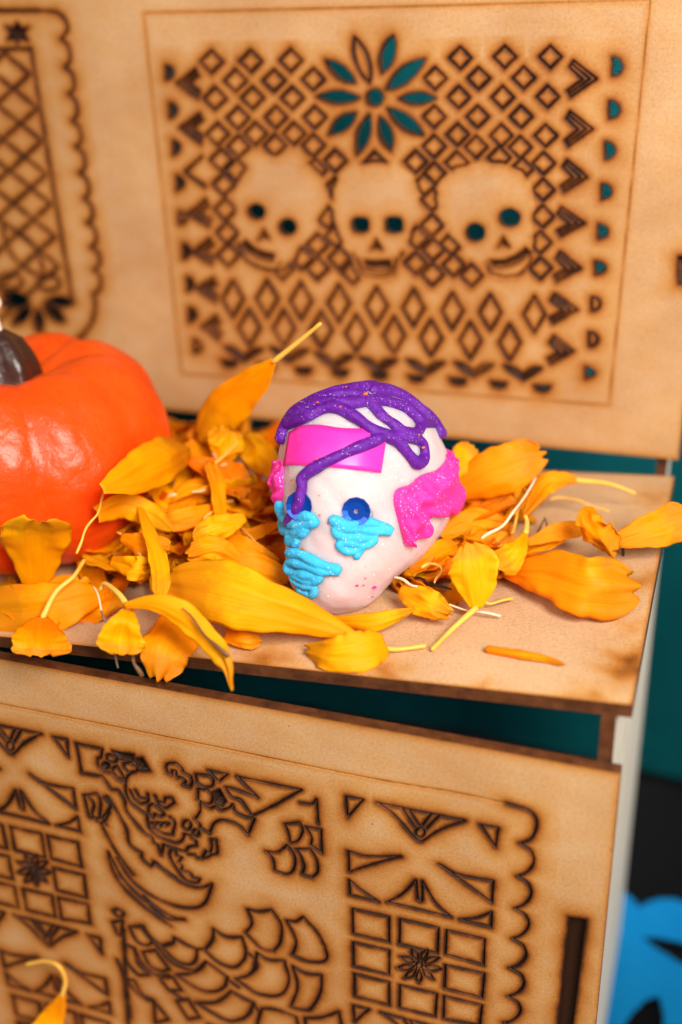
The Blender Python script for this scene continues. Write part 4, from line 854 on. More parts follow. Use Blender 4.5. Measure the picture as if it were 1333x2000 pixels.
# shelf board: loose, so it tips a little
EX, EY, EZ = (np.array(v) for v in [[0.9976, 0.00109, 0.06927], [-0.0011, 1.0, 0.0], [-0.06927, -8e-05, 0.9976]]); S0 = np.array([0.67,4.47,-7.73]); SD = 116.20
def on_shelf(a, b, c): return S0 + a * EX + b * EY + c * EZ
def shelf_board():
    A = np.concatenate([np.arange(-325, -170, 5.0), np.arange(-170, 0, 1.0), [0.0]]); Bd = np.concatenate([np.arange(0, SD, 1.0), [SD]])
    V = []; bn = []; r = np.random.default_rng(2)
    stains = [(-1, 14, 6.5, .75), (-3, 30, 4, .3), (-52, 1, 5, .55), (-9, 0, 5, .45), (-80, 0, 7, .6), (-2, 52, 5, .45), (-4, 100, 6, .35), (-104, 1, 8, .5), (-30, 0, 3, .3)]
    for a in A:
        for b in Bd:
            V.append(on_shelf(a, b, 0)); e = min(-a, b, SD - b)
            v = .5 * math.exp(-e / .5)
            for sa, sb, sr, sv in stains:
                q = math.hypot(a - sa + 1.3 * math.sin(b * .9 + a * .4), (b - sb) * .8 + .9 * math.sin(a * 1.1)) / sr
                v = max(v, sv * math.exp(-q * q * 1.2))
            bn.append(v)
    n, k = len(A), len(Bd); F = quad_ids(n, k); F = [f[::-1] for f in F]; mi = [0] * len(F)
    F = [f[::-1] for f in F]
    rim = [i * k for i in range(n)] + [(n - 1) * k + j for j in range(1, k)] + [i * k + k - 1 for i in range(n - 2, -1, -1)] + [j for j in range(k - 2, 0, -1)]
    o = len(V)
    for i in rim: V.append(np.array(V[i])); bn.append(.7)
    for i in rim: V.append(np.array(V[i]) - 3 * EZ); bn.append(.7)
    L = len(rim)
    for i in range(L): F.append((o + i, o + L + i, o + L + (i + 1) % L, o + (i + 1) % L)); mi.append(1)
    F.append(tuple(o + L + i for i in range(L))[::-1]); mi.append(0)
    ob = mesh('shelf', V, F, [MAT_SHELF, MAT_EDGE], altar, mi=mi)
    at = ob.data.attributes.new('burn', 'FLOAT', 'POINT'); at.data.foreach_set('value', np.array(bn, np.float32))
    return ob
shelf_board()
# stepped side boards: edge burnt, outer face pale
def side(x0, x1):
    top = lambda x: S0[2] - 3.0 + (x - S0[0]) * EX[2] / EX[0] - .05
    P = [(-104, ZT), (-104, ZL - 3.05), (3.05, ZL - 3.05), (3.05, 0), (YB_, 0), (YB_, 128), (152, 128), (152, ZT)]
    V = []; 
    for x in (x0, x1):
        for k, (yy, zz) in enumerate(P):
            V.append((x, yy, top(x) if k in (3, 4) else zz))
    n = len(P); F = [tuple(range(n)), tuple(range(2 * n - 1, n - 1, -1))]; mi = [2, 2]
    for i in range(n): j = (i + 1) % n; F.append((i, n + i, n + j, j)); mi.append(1)
    return mesh('side_panel', V, F, [MAT_BOARD, MAT_EDGE, MAT_SIDE], altar, mi=mi)
YB_ = 126.74 + 3.05; ZL = -170.0
box('shelf', XL, 0.5, -106, -.05, ZL - 3, ZL, [MAT_SHELF, MAT_EDGE], altar, mi=[0, 0, 1, 1, 1, 1])
box('front_panel', XL, 0.0, -107.1, -104.05, ZT, ZL - 8, [MAT_BOARD, MAT_EDGE], altar, mi=[1, 1, 0, 0, 1, 1])
side(-2.01 - 3.0, -2.01); side(XL + 2, XL + 5)

# ------------------------------------------------------------------ sugar skull
SKULL_LUMPS = [([-70.7,55.99,16.78], [17.51,16.75,18.4], [[0.9446, 0.3268, -0.0295], [-0.1166, 0.4185, 0.9007], [0.3067, -0.8474, 0.4334]]),
  ([-63.71,48.54,1.88], [11.59,10.33,12.6], [[0.9446, 0.3268, -0.0295], [-0.1166, 0.4185, 0.9007], [0.3067, -0.8474, 0.4334]]),
  ([-65.99,67.49,3.63], [13.6,14,16.67], [[0.9026, 0.4034, 0.15], [-0.302, 0.3452, 0.8886], [0.3067, -0.8474, 0.4334]]),
  ([-72.23,37.82,14.63], [10.84,14.46,12.05], [[0.9446, 0.3268, -0.0295], [-0.1166, 0.4185, 0.9007], [0.3067, -0.8474, 0.4334]]),
  ([-71.87,33.65,-3], [10.76,11.01,10.76], [[0.9283, 0.367, 0.0605], [-0.2104, 0.3838, 0.8991], [0.3067, -0.8474, 0.4334]]),
  ([-75.76,46.6,20.46], [9.86,12.82,11.71], [[0.9446, 0.3268, -0.0295], [-0.1166, 0.4185, 0.9007], [0.3067, -0.8474, 0.4334]])]
SKULL_DENTS = [([-52.78,-3.75,32.65], [4.31,3.92,1.66], [[0.9446, 0.3268, -0.0295], [-0.1166, 0.4185, 0.9007], [0.3067, -0.8474, 0.4334]]),
  ([-64.73,-2.79,31.46], [4.01,3.81,2], [[0.9446, 0.3268, -0.0295], [-0.1166, 0.4185, 0.9007], [0.3067, -0.8474, 0.4334]])]
HAIR = [
  [(-86.52,39.02,26.47),(-85.48,42.24,30.47),(-82.71,43.32,33.58),(-77.4,44.21,36.26),(-73.75,46.89,37.02),(-70.69,51.35,36.68),(-66.68,56.02,34.96),(-63.03,59.87,32.42),(-58.78,61.6,28.86),(-56.47,63.67,25.5),(-53.82,62.8,22.17)],
  [(-85.06,40.51,30),(-79.43,38.28,33.21),(-75.35,39.69,35.12),(-72.33,40.03,35.28),(-67.68,39.31,33.74),(-64.11,39.04,31.51),(-61.12,40.65,29.61),(-58.6,42.43,27.36),(-56.3,43.59,23.92),(-54.75,45.21,21.34),(-54.04,48.29,21.79),(-54.84,49.56,24.48),(-56.51,47.51,26.74),(-58.28,44.39,28),(-61.07,40.48,29.46),(-63.34,36.5,29.2),(-66.51,32.77,28.55),(-70.35,29.84,27.08),(-73.46,28.54,25.48),(-76.86,27.84,22.67),(-76.85,26.92,20.33),(-77.88,26.07,15.51),(-80.88,27.35,10.99)],
  [(-84.3,41.13,31.23),(-79.56,41.21,34.63),(-74.73,41.81,35.99),(-70.41,42.3,35.77),(-66.55,46.9,35.39),(-62.82,50.79,33.67),(-59.58,53.6,31.34),(-56.52,53.99,28.22),(-56.28,49.88,27.24),(-58.25,45.81,28.6),(-60.57,44.69,30.85),(-63.06,44.19,32.84),(-65.69,45.6,34.8),(-68.37,47,36.1),(-71.68,46.13,36.78),(-75.8,43.58,36.4),(-80.72,41.82,34.3),(-83.53,40.38,31.59)],
  [(-67.82,52.36,35.89),(-64.33,57.35,33.78),(-61.61,59.66,31.7),(-59.49,60.94,29.72),(-56.28,61.62,26.35),(-55.68,64.61,23.91),(-56.29,54.81,27.94),(-57.96,54.29,29.85),(-60.81,53.17,32.31)],
  [(-56.84,63.96,25.75),(-55.17,63.53,23.89),(-54.55,66.91,20.48)],
  [(-72.13,47.49,36.96),(-70.27,52.86,36.43),(-68.56,56.14,35.46)]]
CYAN = [
  [(-68.93,24.59,14.58),(-65.37,25.58,13.21),(-61.21,28.85,12.9),(-57.92,32.25,9.6),(-60.45,29.09,10.79),(-63.87,26.25,12.16),(-68.03,24.36,12.74),(-67.17,24.23,11.06),(-63.77,25.77,10.08),(-60.37,28.75,9.32),(-61.94,26.75,7.98),(-65.18,24.69,9.25),(-67.08,23.78,8.97),(-65.86,23.95,7.41),(-63.65,25.21,7.33),(-62.28,26.42,7.86),(-63.6,24.94,5.82)],
  [(-84.97,32.65,13),(-84.38,31.77,10.43),(-80.28,27.05,11.45),(-75.23,24.88,14.54),(-73.02,24.23,13.75),(-75.65,24.54,12.32),(-80.27,26.94,10.79),(-84.1,31.33,8.66),(-83.26,29.9,7.47),(-79.57,26.08,9.16),(-75.12,24.22,11.61),(-76.63,24.43,9.89),(-80.2,26.37,7.97),(-80.85,26.6,6.09),(-77.68,24.61,8.24),(-78.69,24.91,6.76)],
  [(-80.36,25.64,3.99),(-76.42,23.32,5.26),(-71.53,22.11,4.22),(-67.31,22.61,2.92),(-70.63,21.91,2.55),(-74.82,22.39,3.11),(-79.96,24.95,1.97),(-80.42,25.19,-0.42),(-75.86,22.43,0.52),(-71.51,21.75,1.31),(-73.41,21.79,-0.7),(-77.55,23.14,-0.61),(-78.84,23.95,-1.73),(-76.04,22.54,-2.49),(-72.98,21.75,-1.58),(-73.72,22.18,-4.37),(-76.75,23.02,-3.85),(-77.61,23.87,-5.44),(-75.7,23.5,-6.91)]]
BAND = [
  [(-83.79,37.76,29.1),(-83.62,36.73,28.33),(-83.5,35.82,27.51),(-83.43,35.04,26.65),(-83.41,34.35,25.74),(-83.42,33.76,24.79),(-83.48,33.27,23.79),(-83.58,32.87,22.75)],
  [(-80.31,36.78,31.42),(-79.9,35.43,30.58),(-79.55,34.24,29.68),(-79.25,33.16,28.75),(-78.99,32.19,27.77),(-78.76,31.3,26.75),(-78.57,30.5,25.71),(-78.4,29.77,24.63)],
  [(-75.34,35.68,32.55),(-75.05,34.44,31.64),(-74.81,33.31,30.69),(-74.59,32.27,29.71),(-74.41,31.32,28.7),(-74.25,30.43,27.66),(-74.12,29.62,26.6),(-74.02,28.86,25.5)],
  [(-70.05,35.75,32.3),(-69.92,34.56,31.39),(-69.82,33.46,30.45),(-69.74,32.44,29.49),(-69.7,31.49,28.5),(-69.67,30.61,27.49),(-69.66,29.78,26.45),(-69.68,29.01,25.39)],
  [(-65.56,38.1,31.72),(-65.51,36.73,30.82),(-65.5,35.47,29.88),(-65.51,34.29,28.92),(-65.54,33.19,27.93),(-65.6,32.17,26.91),(-65.68,31.21,25.86),(-65.78,30.32,24.79)],
  [(-63.47,39.76,31.07),(-63.31,38.41,30.15),(-63.18,37.17,29.19),(-63.08,36.02,28.21),(-63.01,34.95,27.19),(-62.96,33.95,26.15),(-62.93,33.02,25.08),(-62.92,32.16,23.99)],
  [(-60.9,40.61,28.97),(-60.78,39.56,28.16),(-60.68,38.58,27.32),(-60.59,37.66,26.46),(-60.52,36.79,25.59),(-60.47,35.97,24.69),(-60.43,35.2,23.78),(-60.41,34.47,22.84)]]
EYES = [
  ((-64.06,27.87,15.89),(0.14,-0.93,0.34)),
  ((-76.99,26.53,16.24),(-0.1,-0.94,0.33))]
CRUMBS = [
  ((-80.32,29.57,20.82),0.45,0),
  ((-72.09,24.86,15.1),0.5,0),
  ((-76.14,23.92,6.57),0.6,0),
  ((-79.49,33.97,29.04),0.8,0),
  ((-72.37,26.11,19.41),0.35,0),
  ((-61.94,26.38,2.71),0.3,0),
  ((-63.57,24.94,-1.83),0.6,1),
  ((-62.37,26.04,-2.15),0.4,1),
  ((-60.6,28.77,-3.95),0.8,1),
  ((-62.95,30.79,-9.94),0.4,1),
  ((-61.39,29.67,-7.04),0.4,1),
  ((-69.84,24.58,13.55),0.5,1),
  ((-61.96,26.26,-0.36),0.35,1),
  ((-67.46,45.65,37.1),0.9,0),
  ((-71.22,38.84,36.12),0.5,0),
  ((-77.1,39.67,36.31),0.5,0),
  ((-55.24,47.76,27.46),0.5,0),
  ((-53.94,47.09,24.62),0.6,0),
  ((-72.37,46.28,38.26),0.4,0),
  ((-73.46,28.16,27.34),0.5,0)]
EAR_RIGHT = [
  [(-55.22,36.48,4.06),(-55.09,36.74,3.92),(-54.97,36.99,3.79),(-54.84,37.26,3.65),(-54.71,37.52,3.52),(-54.59,37.78,3.38),(-54.46,38.05,3.23),(-54.34,38.33,3.09),(-54.22,38.61,2.94),(-54.09,38.89,2.79),(-53.97,39.18,2.64)],
  [(-56.42,35.37,9.72),(-56.12,35.75,9.2),(-55.81,36.14,8.67),(-55.51,36.54,8.13),(-55.21,36.96,7.59),(-54.91,37.39,7.04),(-54.62,37.84,6.47),(-54.33,38.32,5.89),(-54.05,38.82,5.3),(-53.77,39.35,4.68),(-53.51,39.93,4.04)],
  [(-57.42,35.42,14.75),(-56.82,36.19,13.82),(-56.23,36.97,12.88),(-55.63,37.77,11.92),(-55.03,38.58,10.96),(-54.42,39.39,9.99),(-53.82,40.24,8.99),(-53.23,41.15,7.96),(-52.66,42.13,6.89),(-52.1,43.23,5.76),(-51.58,44.48,4.54)],
  [(-57.28,36.99,17.8),(-56.72,37.67,16.87),(-56.16,38.39,15.91),(-55.61,39.14,14.94),(-55.05,39.9,13.95),(-54.49,40.68,12.96),(-53.93,41.45,11.96),(-53.36,42.22,10.96),(-52.8,43.04,9.93),(-52.24,43.91,8.87),(-51.7,44.87,7.77)],
  [(-55.26,41.45,17.48),(-54.69,42.25,16.4),(-54.11,43.07,15.31),(-53.53,43.89,14.2),(-52.95,44.71,13.1),(-52.36,45.56,11.97),(-51.79,46.46,10.81),(-51.22,47.45,9.6),(-50.69,48.56,8.33),(-50.22,49.97,6.9),(-49.87,51.91,5.19)],
  [(-53.85,46.01,18.04),(-53.25,46.78,16.74),(-52.64,47.55,15.42),(-52.03,48.34,14.09),(-51.44,49.2,12.72),(-50.85,50.15,11.3),(-50.32,51.31,9.77),(-49.86,52.84,8.04),(-49.57,55.08,5.96),(-49.82,59.63,2.71),(-50.06,60.14,1.64)],
  [(-51.88,52.16,17.09),(-51.44,53.03,16.15),(-51.02,54,15.15),(-50.62,55.1,14.09),(-50.26,56.38,12.95),(-49.96,57.91,11.68),(-49.76,59.91,10.19),(-49.83,63.1,8.13),(-49.81,63.29,7.41),(-49.69,62.33,7.24),(-50.08,65.05,5.39)],
  [(-51.35,58.09,17.1),(-51.19,58.32,16.59),(-51.04,58.56,16.06),(-50.89,58.83,15.53),(-50.75,59.12,14.98),(-50.61,59.44,14.42),(-50.48,59.79,13.84),(-50.36,60.18,13.24),(-50.25,60.62,12.62),(-50.16,61.13,11.96),(-50.08,61.72,11.27)],
  [(-52.48,65.38,16.73),(-52.56,66.16,16.23),(-52.79,67.61,15.44),(-52.11,64.4,16.55),(-52.11,64.89,16.17),(-52.14,65.49,15.76),(-52.22,66.32,15.24),(-52.51,67.98,14.36),(-51.68,63.62,15.92),(-51.66,64.03,15.59),(-51.65,64.48,15.24)]]
EAR_LEFT = [
  [(-87.04,37.46,21.47),(-87.88,38.96,20.92),(-86.63,36.9,21.91),(-85.8,35.79,22.46),(-85.1,34.97,22.88),(-84.47,34.3,23.22),(-83.88,33.75,23.52)],
  [(-87.65,37.93,18.3),(-86.99,36.71,18.95),(-86.53,35.96,19.38),(-86.73,36.3,19.31),(-85.47,34.5,20.21),(-84.51,33.38,20.8),(-83.67,32.54,21.25)],
  [(-86,34.77,16.67),(-86.55,35.72,16.13),(-88.47,39.92,14),(-85.87,34.55,16.58),(-87.23,37.14,15.21),(-84.82,33.05,17.22),(-83.56,31.57,17.94)],
  [(-86.19,35.14,14.27),(-86.11,35.01,14.16),(-85.97,34.75,14.11),(-85.78,34.42,14.09),(-85.57,34.04,14.09),(-84.99,33.09,14.4),(-84.03,31.76,14.96)],
  [(-84.97,33.14,11.84),(-85.17,33.51,11.7),(-85.37,33.9,11.56),(-85.56,34.28,11.44),(-85.66,34.48,11.4),(-85.64,34.42,11.52),(-84.93,33.05,12.34)]]

def ell(P, c, r, A):
    q = (P - np.array(c)) @ np.array(A).T
    r = np.array(r)
    k0 = np.linalg.norm(q / r, axis=-1); k1 = np.linalg.norm(q / (r * r), axis=-1) + 1e-9
    return k0 * (k0 - 1.0) / k1
def smin(a, b, k):
    h = np.clip(0.5 + 0.5 * (b - a) / k, 0, 1)
    return b * (1 - h) + a * h - k * h * (1 - h)
def skull_sdf(P):
    d = ell(P, *SKULL_LUMPS[0])
    for l in SKULL_LUMPS[1:]:
        d = smin(d, ell(P, *l), 13.0)
    for l in SKULL_DENTS:
        d = -smin(-d, ell(P, *l), 3.0)
    return d

def skull_points(n=130, m=200):
    c = (np.array(SKULL_LUMPS[0][0]) * .6 + np.array(SKULL_LUMPS[4][0]) * .4)
    th = np.linspace(0, math.pi, n); ph = np.linspace(0, 2 * math.pi, m, endpoint=False)
    d = np.stack([np.sin(th)[:, None] * np.cos(ph)[None], np.sin(th)[:, None] * np.sin(ph)[None], np.cos(th)[:, None] + 0 * ph[None]], -1).reshape(-1, 3)
    t = np.full(len(d), 60.0)
    for _ in range(70):
        s = skull_sdf(c + d * t[:, None]); t = np.maximum(t - s * .7, .5)
    return c + d * t[:, None], n, m
def icing(name, base, dark, sss, grain=.35, rough=.5):
    m = M(name); m.b.inputs['Specular IOR Level'].default_value = .3; n1 = m.noise(420, 5, .7)
    c = m.mix(n1, dark, base)
    sp = m.n('ShaderNodeTexVoronoi', i_Scale=2000.0); m.l(m.obj, sp.inputs['Vector'])
    k = m.n('ShaderNodeSeparateColor'); m.l(sp.outputs['Color'], k.inputs[0])
    sugar = m.math('MULTIPLY', m.math('LESS_THAN', sp.outputs['Distance'], .3), m.math('GREATER_THAN', m.math('MULTIPLY', k.outputs[0], m.noise(160, 3)), .40))
    c = m.mix(m.math('MULTIPLY', sugar, grain), c, (.95, .9, .92))
    c = m.mix(m.ramp(m.noise(130, 6, .75), [(.52, (0, 0, 0)), (.78, (.55, .55, .55))]), c, tuple(min(1, q * 1.5 + .05) for q in base))
    m.l(c, m.b.inputs['Base Color']); m.b.inputs['Roughness'].default_value = rough
    m.b.inputs['Subsurface Weight'].default_value = sss; m.b.inputs['Subsurface Radius'].default_value = (1, .6, .6); m.b.inputs['Subsurface Scale'].default_value = .0012
    m.bump(m.math('ADD', m.noise(700, 4, .7), m.math('MULTIPLY', sugar, .5)), .75, .0006)
    return m.m
MAT_PURPLE = icing('purple_icing', (.135, .006, .33), (.085, .003, .21), .12, .30)
MAT_CYAN = icing('cyan_icing', (.055, .52, .85), (.03, .42, .76), .3, .6, .75)
MAT_PINK = icing('pink_icing', (.95, .045, .40), (.86, .02, .28), .25, .55, .55)
m = M('sugar_paste')
c = m.mix(m.noise(70, 4, .6), (.65, .465, .465), (.74, .575, .57))
spk = m.n('ShaderNodeTexVoronoi', i_Scale=520.0); m.l(m.obj, spk.inputs['Vector'])
k = m.n('ShaderNodeSeparateColor'); m.l(spk.outputs['Color'], k.inputs[0])
gr = m.math('MULTIPLY', m.math('LESS_THAN', spk.outputs['Distance'], .14), m.math('GREATER_THAN', k.outputs[1], .6))
c = m.mix(m.math('MULTIPLY', gr, .8), c, (1, .97, .95))
m.l(c, m.b.inputs['Base Color']); m.b.inputs['Roughness'].default_value = .55
m.b.inputs['Subsurface Weight'].default_value = 1.0; m.b.inputs['Subsurface Radius'].default_value = (1.0, .55, .42); m.b.inputs['Subsurface Scale'].default_value = .008
m.bump(m.math('ADD', m.math('MULTIPLY', m.noise(260, 5, .65), 1.0), m.math('MULTIPLY', gr, .35)), .5, .0009)
MAT_SUGAR = m.m
m = M('pink_foil'); m.l(m.mix(m.noise(300, 4), (.92, .02, .36), (1.0, .045, .46)), m.b.inputs['Base Color']); m.b.inputs['Roughness'].default_value = .38
m.bump(m.noise(200, 3), .15, .0003); MAT_FOIL = m.m
m = M('blue_sequin'); m.b.inputs['Base Color'].default_value = (.004, .075, .50, 1); m.b.inputs['Metallic'].default_value = .55; m.b.inputs['Roughness'].default_value = .28
m.b.inputs['Coat Weight'].default_value = .3; MAT_SEQUIN = m.m

V, n_, m_ = skull_points()
c0 = V.mean(0); zlow = V[:, 2].min()
skull = empty('sugar_skull', (c0[0], c0[1], zlow))
tag(skull, 'small pale pink sugar skull with purple icing hair and blue sequin eyes', 'sugar skull')
lump = rng.normal(0, 1, 8)
disp = .34 * np.sin(V[:, 0] * .5 + 1) * np.sin(V[:, 2] * .45) + .10 * np.sin(V[:, 0] * 1.1 + V[:, 2] * .9) * np.sin(V[:, 1] * 1.0)
V = V + (V - c0) / np.linalg.norm(V - c0, axis=1)[:, None] * disp[:, None]
adopt(mesh('body', V, [f[::-1] for f in quad_ids(n_, m_, True)], [MAT_SUGAR], smooth=True), skull)
# hair: one piped rope of icing
VV = []; FF = []
for q in HAIR:
    pth = catmull(q, 10); k = np.arange(len(pth))
    r = 1.5 + .12 * np.sin(k * .21 + len(pth)) + .05 * np.sin(k * .53)
    if len(q) > 16: r = r * np.linspace(1.0, .92, len(r))
    v, f = tube_geo(pth, r, 12); o = len(VV); VV += list(v); FF += [tuple(i + o for i in g) for g in f]
hair = remeshed('icing_hair', VV, FF, .24, [MAT_PURPLE], skull, 2); hair['label'] = 'purple icing piped in looping strands over the crown'
# forehead strip
g = np.array(BAND); nu, nv = g.shape[:2]
fine = []
for i in range(nv): fine.append(catmull(g[:, i], 5))
fine = np.stack(fine, 1); nu = fine.shape[0]
V = fine.reshape(-1, 3).tolist()
b = mesh('forehead_strip', V, quad_ids(nu, nv), [MAT_FOIL], smooth=True); adopt(b, skull)
md = b.modifiers.new('t', 'SOLIDIFY'); md.thickness = .00025; md.offset = 0
b['label'] = 'flat hot pink strip stuck across the forehead'
# sequin eyes: faceted cup with a hole
def sequin(P, N, rad):
    P = np.array(P); N = np.array(N) / np.linalg.norm(N)
    u = np.cross(N, (0, 0, 1)); u /= np.linalg.norm(u); v = np.cross(N, u)
    rings = [(.17, .08), (.22, .02), (.62, .03), (1.0, .13), (1.0, .07), (.2, -.06)]; V = []; K = 12
    for rr, h in rings:
        for k in range(K):
            a = 2 * math.pi * k / K
            V.append(P + rad * rr * (math.cos(a) * u + math.sin(a) * v) + N * (rad * h + 1.0))
    o = adopt(mesh('eye', V, quad_ids(len(rings), K, True), [MAT_SEQUIN]), skull); o['label'] = 'round faceted blue sequin eye'
    v2, f2 = tube_geo(np.array([P - N * 4.2, P - N * 3.0]), [rad * 1.1, rad * 1.16], 20)
    w = mesh('icing_bed', v2, f2, [MAT_SUGAR], smooth=True); w.parent = o
    return o
for P, N in EYES: sequin(P, N, 3.3)
# piped cyan rosettes
def piped(name, path, r0, r1, mat, vox=.2, label=None):
    pth = catmull(path, 6); r = np.linspace(r0, r1, len(pth)) * (1 + .12 * np.sin(np.arange(len(pth)) * .8))
    v, f = tube_geo(pth, r, 10)
    o = remeshed(name, v, f, vox, [mat], skull, 1)
    if label: o['label'] = label
    return o
for q, lb in zip(CYAN, ('ridged cyan icing under the fully visible eye', 'ridged cyan icing under the eye crossed by purple icing', 'ridged cyan icing beside the mouth')):
    piped('icing_rosette', q, 1.3, .9, MAT_CYAN, label=lb)
def ear(gridpts, lift, amp, fr):
    """fluted shell of pink icing standing off the head"""
    g = np.array(gridpts); nu, nv = g.shape[:2]
    rows = np.stack([catmull(g[:, j], 6) for j in range(nv)], 1); rows = np.stack([catmull(rows[i], 4) for i in range(len(rows))], 0)
    nu, nv = rows.shape[:2]; ctr = np.array(SKULL_LUMPS[0][0])
    V = rows.copy()
    du = np.gradient(rows, axis=0); dv = np.gradient(rows, axis=1); N = np.cross(du, dv); N /= np.linalg.norm(N, axis=2)[..., None] + 1e-9
    if (N * (rows - ctr)).sum() < 0: N = -N
    U = np.linspace(0, 1, nu)[:, None]; W = np.linspace(0, 1, nv)[None]
    h = lift * (np.sin(math.pi * W) ** .35) * (np.sin(math.pi * np.clip(U, .015, .985)) ** .3) + amp * np.sin(U * fr + 2.2 * W) * (.35 + .65 * W) + amp * .7 * np.sin(W * 13 + U * 5) + amp * .35 * np.sin(U * fr * 2.3 + W * 9)
    top = rows + N * np.maximum(h, .25)[..., None]; bot = rows - N * 1.2
    VV = np.concatenate([top.reshape(-1, 3), bot.reshape(-1, 3)]).tolist(); q = quad_ids(nu, nv); o = nu * nv
    F = q + [tuple(i + o for i in f)[::-1] for f in q]
    rim = [i * nv for i in range(nu)] + [(nu - 1) * nv + j for j in range(1, nv)] + [i * nv + nv - 1 for i in range(nu - 2, -1, -1)] + list(range(nv - 2, 0, -1))
    for i in range(len(rim)): a, b = rim[i], rim[(i + 1) % len(rim)]; F.append((a, a + o, b + o, b))
    return remeshed('icing_ear', VV, F, .22, [MAT_PINK], skull, 1)
ear(EAR_RIGHT, 2.0, .8, 27); ear(EAR_LEFT, 1.6, .65, 16)

# crumbs of pollen and icing stuck to the skull
MAT_CRUMB = stalk_crumb = icing('orange_crumb', (.9, .22, .01), (.7, .12, .0), .1)
for i, (P, r, k) in enumerate(CRUMBS):
    v, f = tube_geo(np.array([np.array(P) - (r * .4, 0, 0), np.array(P) + (r * .4, 0, r * .3)]), r * .42, 6)
    adopt(mesh('crumb', v, f, [MAT_CRUMB if k == 0 else MAT_PINK], smooth=True), skull)

# ------------------------------------------------------------------ pumpkin candle
m = M('orange_wax')
c = m.mix(m.noise(45, 3, .5), (.86, .052, .003), (.93, .108, .004))
m.l(c, m.b.inputs['Base Color']); m.b.inputs['Specular IOR Level'].default_value = .3; m.b.inputs['Roughness'].default_value = .34
m.b.inputs['Subsurface Weight'].default_value = .7; m.b.inputs['Subsurface Radius'].default_value = (1, .25, .08); m.b.inputs['Subsurface Scale'].default_value = .006
m.b.inputs['Coat Weight'].default_value = .06; m.b.inputs['Coat Roughness'].default_value = .22
m.bump(m.math('ADD', m.noise(75, 2, .45), m.math('MULTIPLY', m.noise(420, 4, .6), .12)), .85, .003); MAT_WAX = m.m
m = M('brown_wax'); m.b.inputs['Base Color'].default_value = (.04, .013, .008, 1); m.b.inputs['Roughness'].default_value = .35; m.bump(m.noise(120, 3), .5, .002); MAT_STEM = m.m
m = M('wick_cotton'); m.b.inputs['Base Color'].default_value = (.72, .58, .46, 1); m.b.inputs['Roughness'].default_value = .9; m.bump(m.noise(900, 3), .8, .0006); MAT_WICK = m.m
def pumpkin(P, rad, hgt):
    root = empty('pumpkin_candle', P)
    tag(root, 'glossy orange pumpkin candle with dark brown stem and white wick', 'candle')
    nu, nv = 60, 160; V = []
    for i in range(nu):
        t = math.pi * i / (nu - 1)
        for j in range(nv):
            a = 2 * math.pi * j / nv
            lobe = abs(math.sin(a * 4.5 + .55)) ** .8
            rr = rad * math.sin(t) ** .8 * (.942 + .058 * lobe) * (1 + .012 * math.sin(3 * a + 1) + .010 * math.sin(7 * a + 5 * t) * math.sin(4 * t + a * 2) + .006 * math.sin(13 * a - 9 * t))
            z = hgt / 2 * (1 + math.cos(t)); z -= hgt * .20 * math.exp(-(math.sin(t) / .38) ** 2) * (1 if t < 1.57 else -.4)
            z += hgt * .025 * lobe * math.cos(t)
            V.append((P[0] + rr * math.cos(a), P[1] + rr * math.sin(a), P[2] + z))
    adopt(mesh('body', V, [f[::-1] for f in quad_ids(nu, nv, True)], [MAT_WAX], smooth=True), root)
    top = P[2] + hgt * .80
    path = catmull([(P[0], P[1], top - 3), (P[0] + .5, P[1], top + 4), (P[0] - 2.5, P[1] + 1, top + 10)], 8)
    r = np.linspace(9.0, 6.5, len(path)); r[:7] += np.linspace(4.5, 0, 7)
    v, f = tube_geo(path, r, 40)
    v = [np.array(q) for q in v]
    for i, q in enumerate(v[:len(path) * 40]):
        k = i // 40; a = 2 * math.pi * (i % 40) / 40; v[i] = path[k] + (q - path[k]) * (1 + .13 * math.sin(5 * a))
    st = mesh('stem', v, f, [MAT_STEM], smooth=True); adopt(st, root)
    e = path[-1]
    v, f = tube_geo(catmull([e + (0, 0, -1), e + (1.4, 0, 4), e + (.4, .5, 9), e + (2.6, 0, 12), e + (1.5, 0, 14)], 6), 1.25, 8)
    adopt(mesh('wick', v, f, [MAT_WICK], smooth=True), root)
pumpkin((-170.49,52.31,-19.61), 42.5, 60.0)

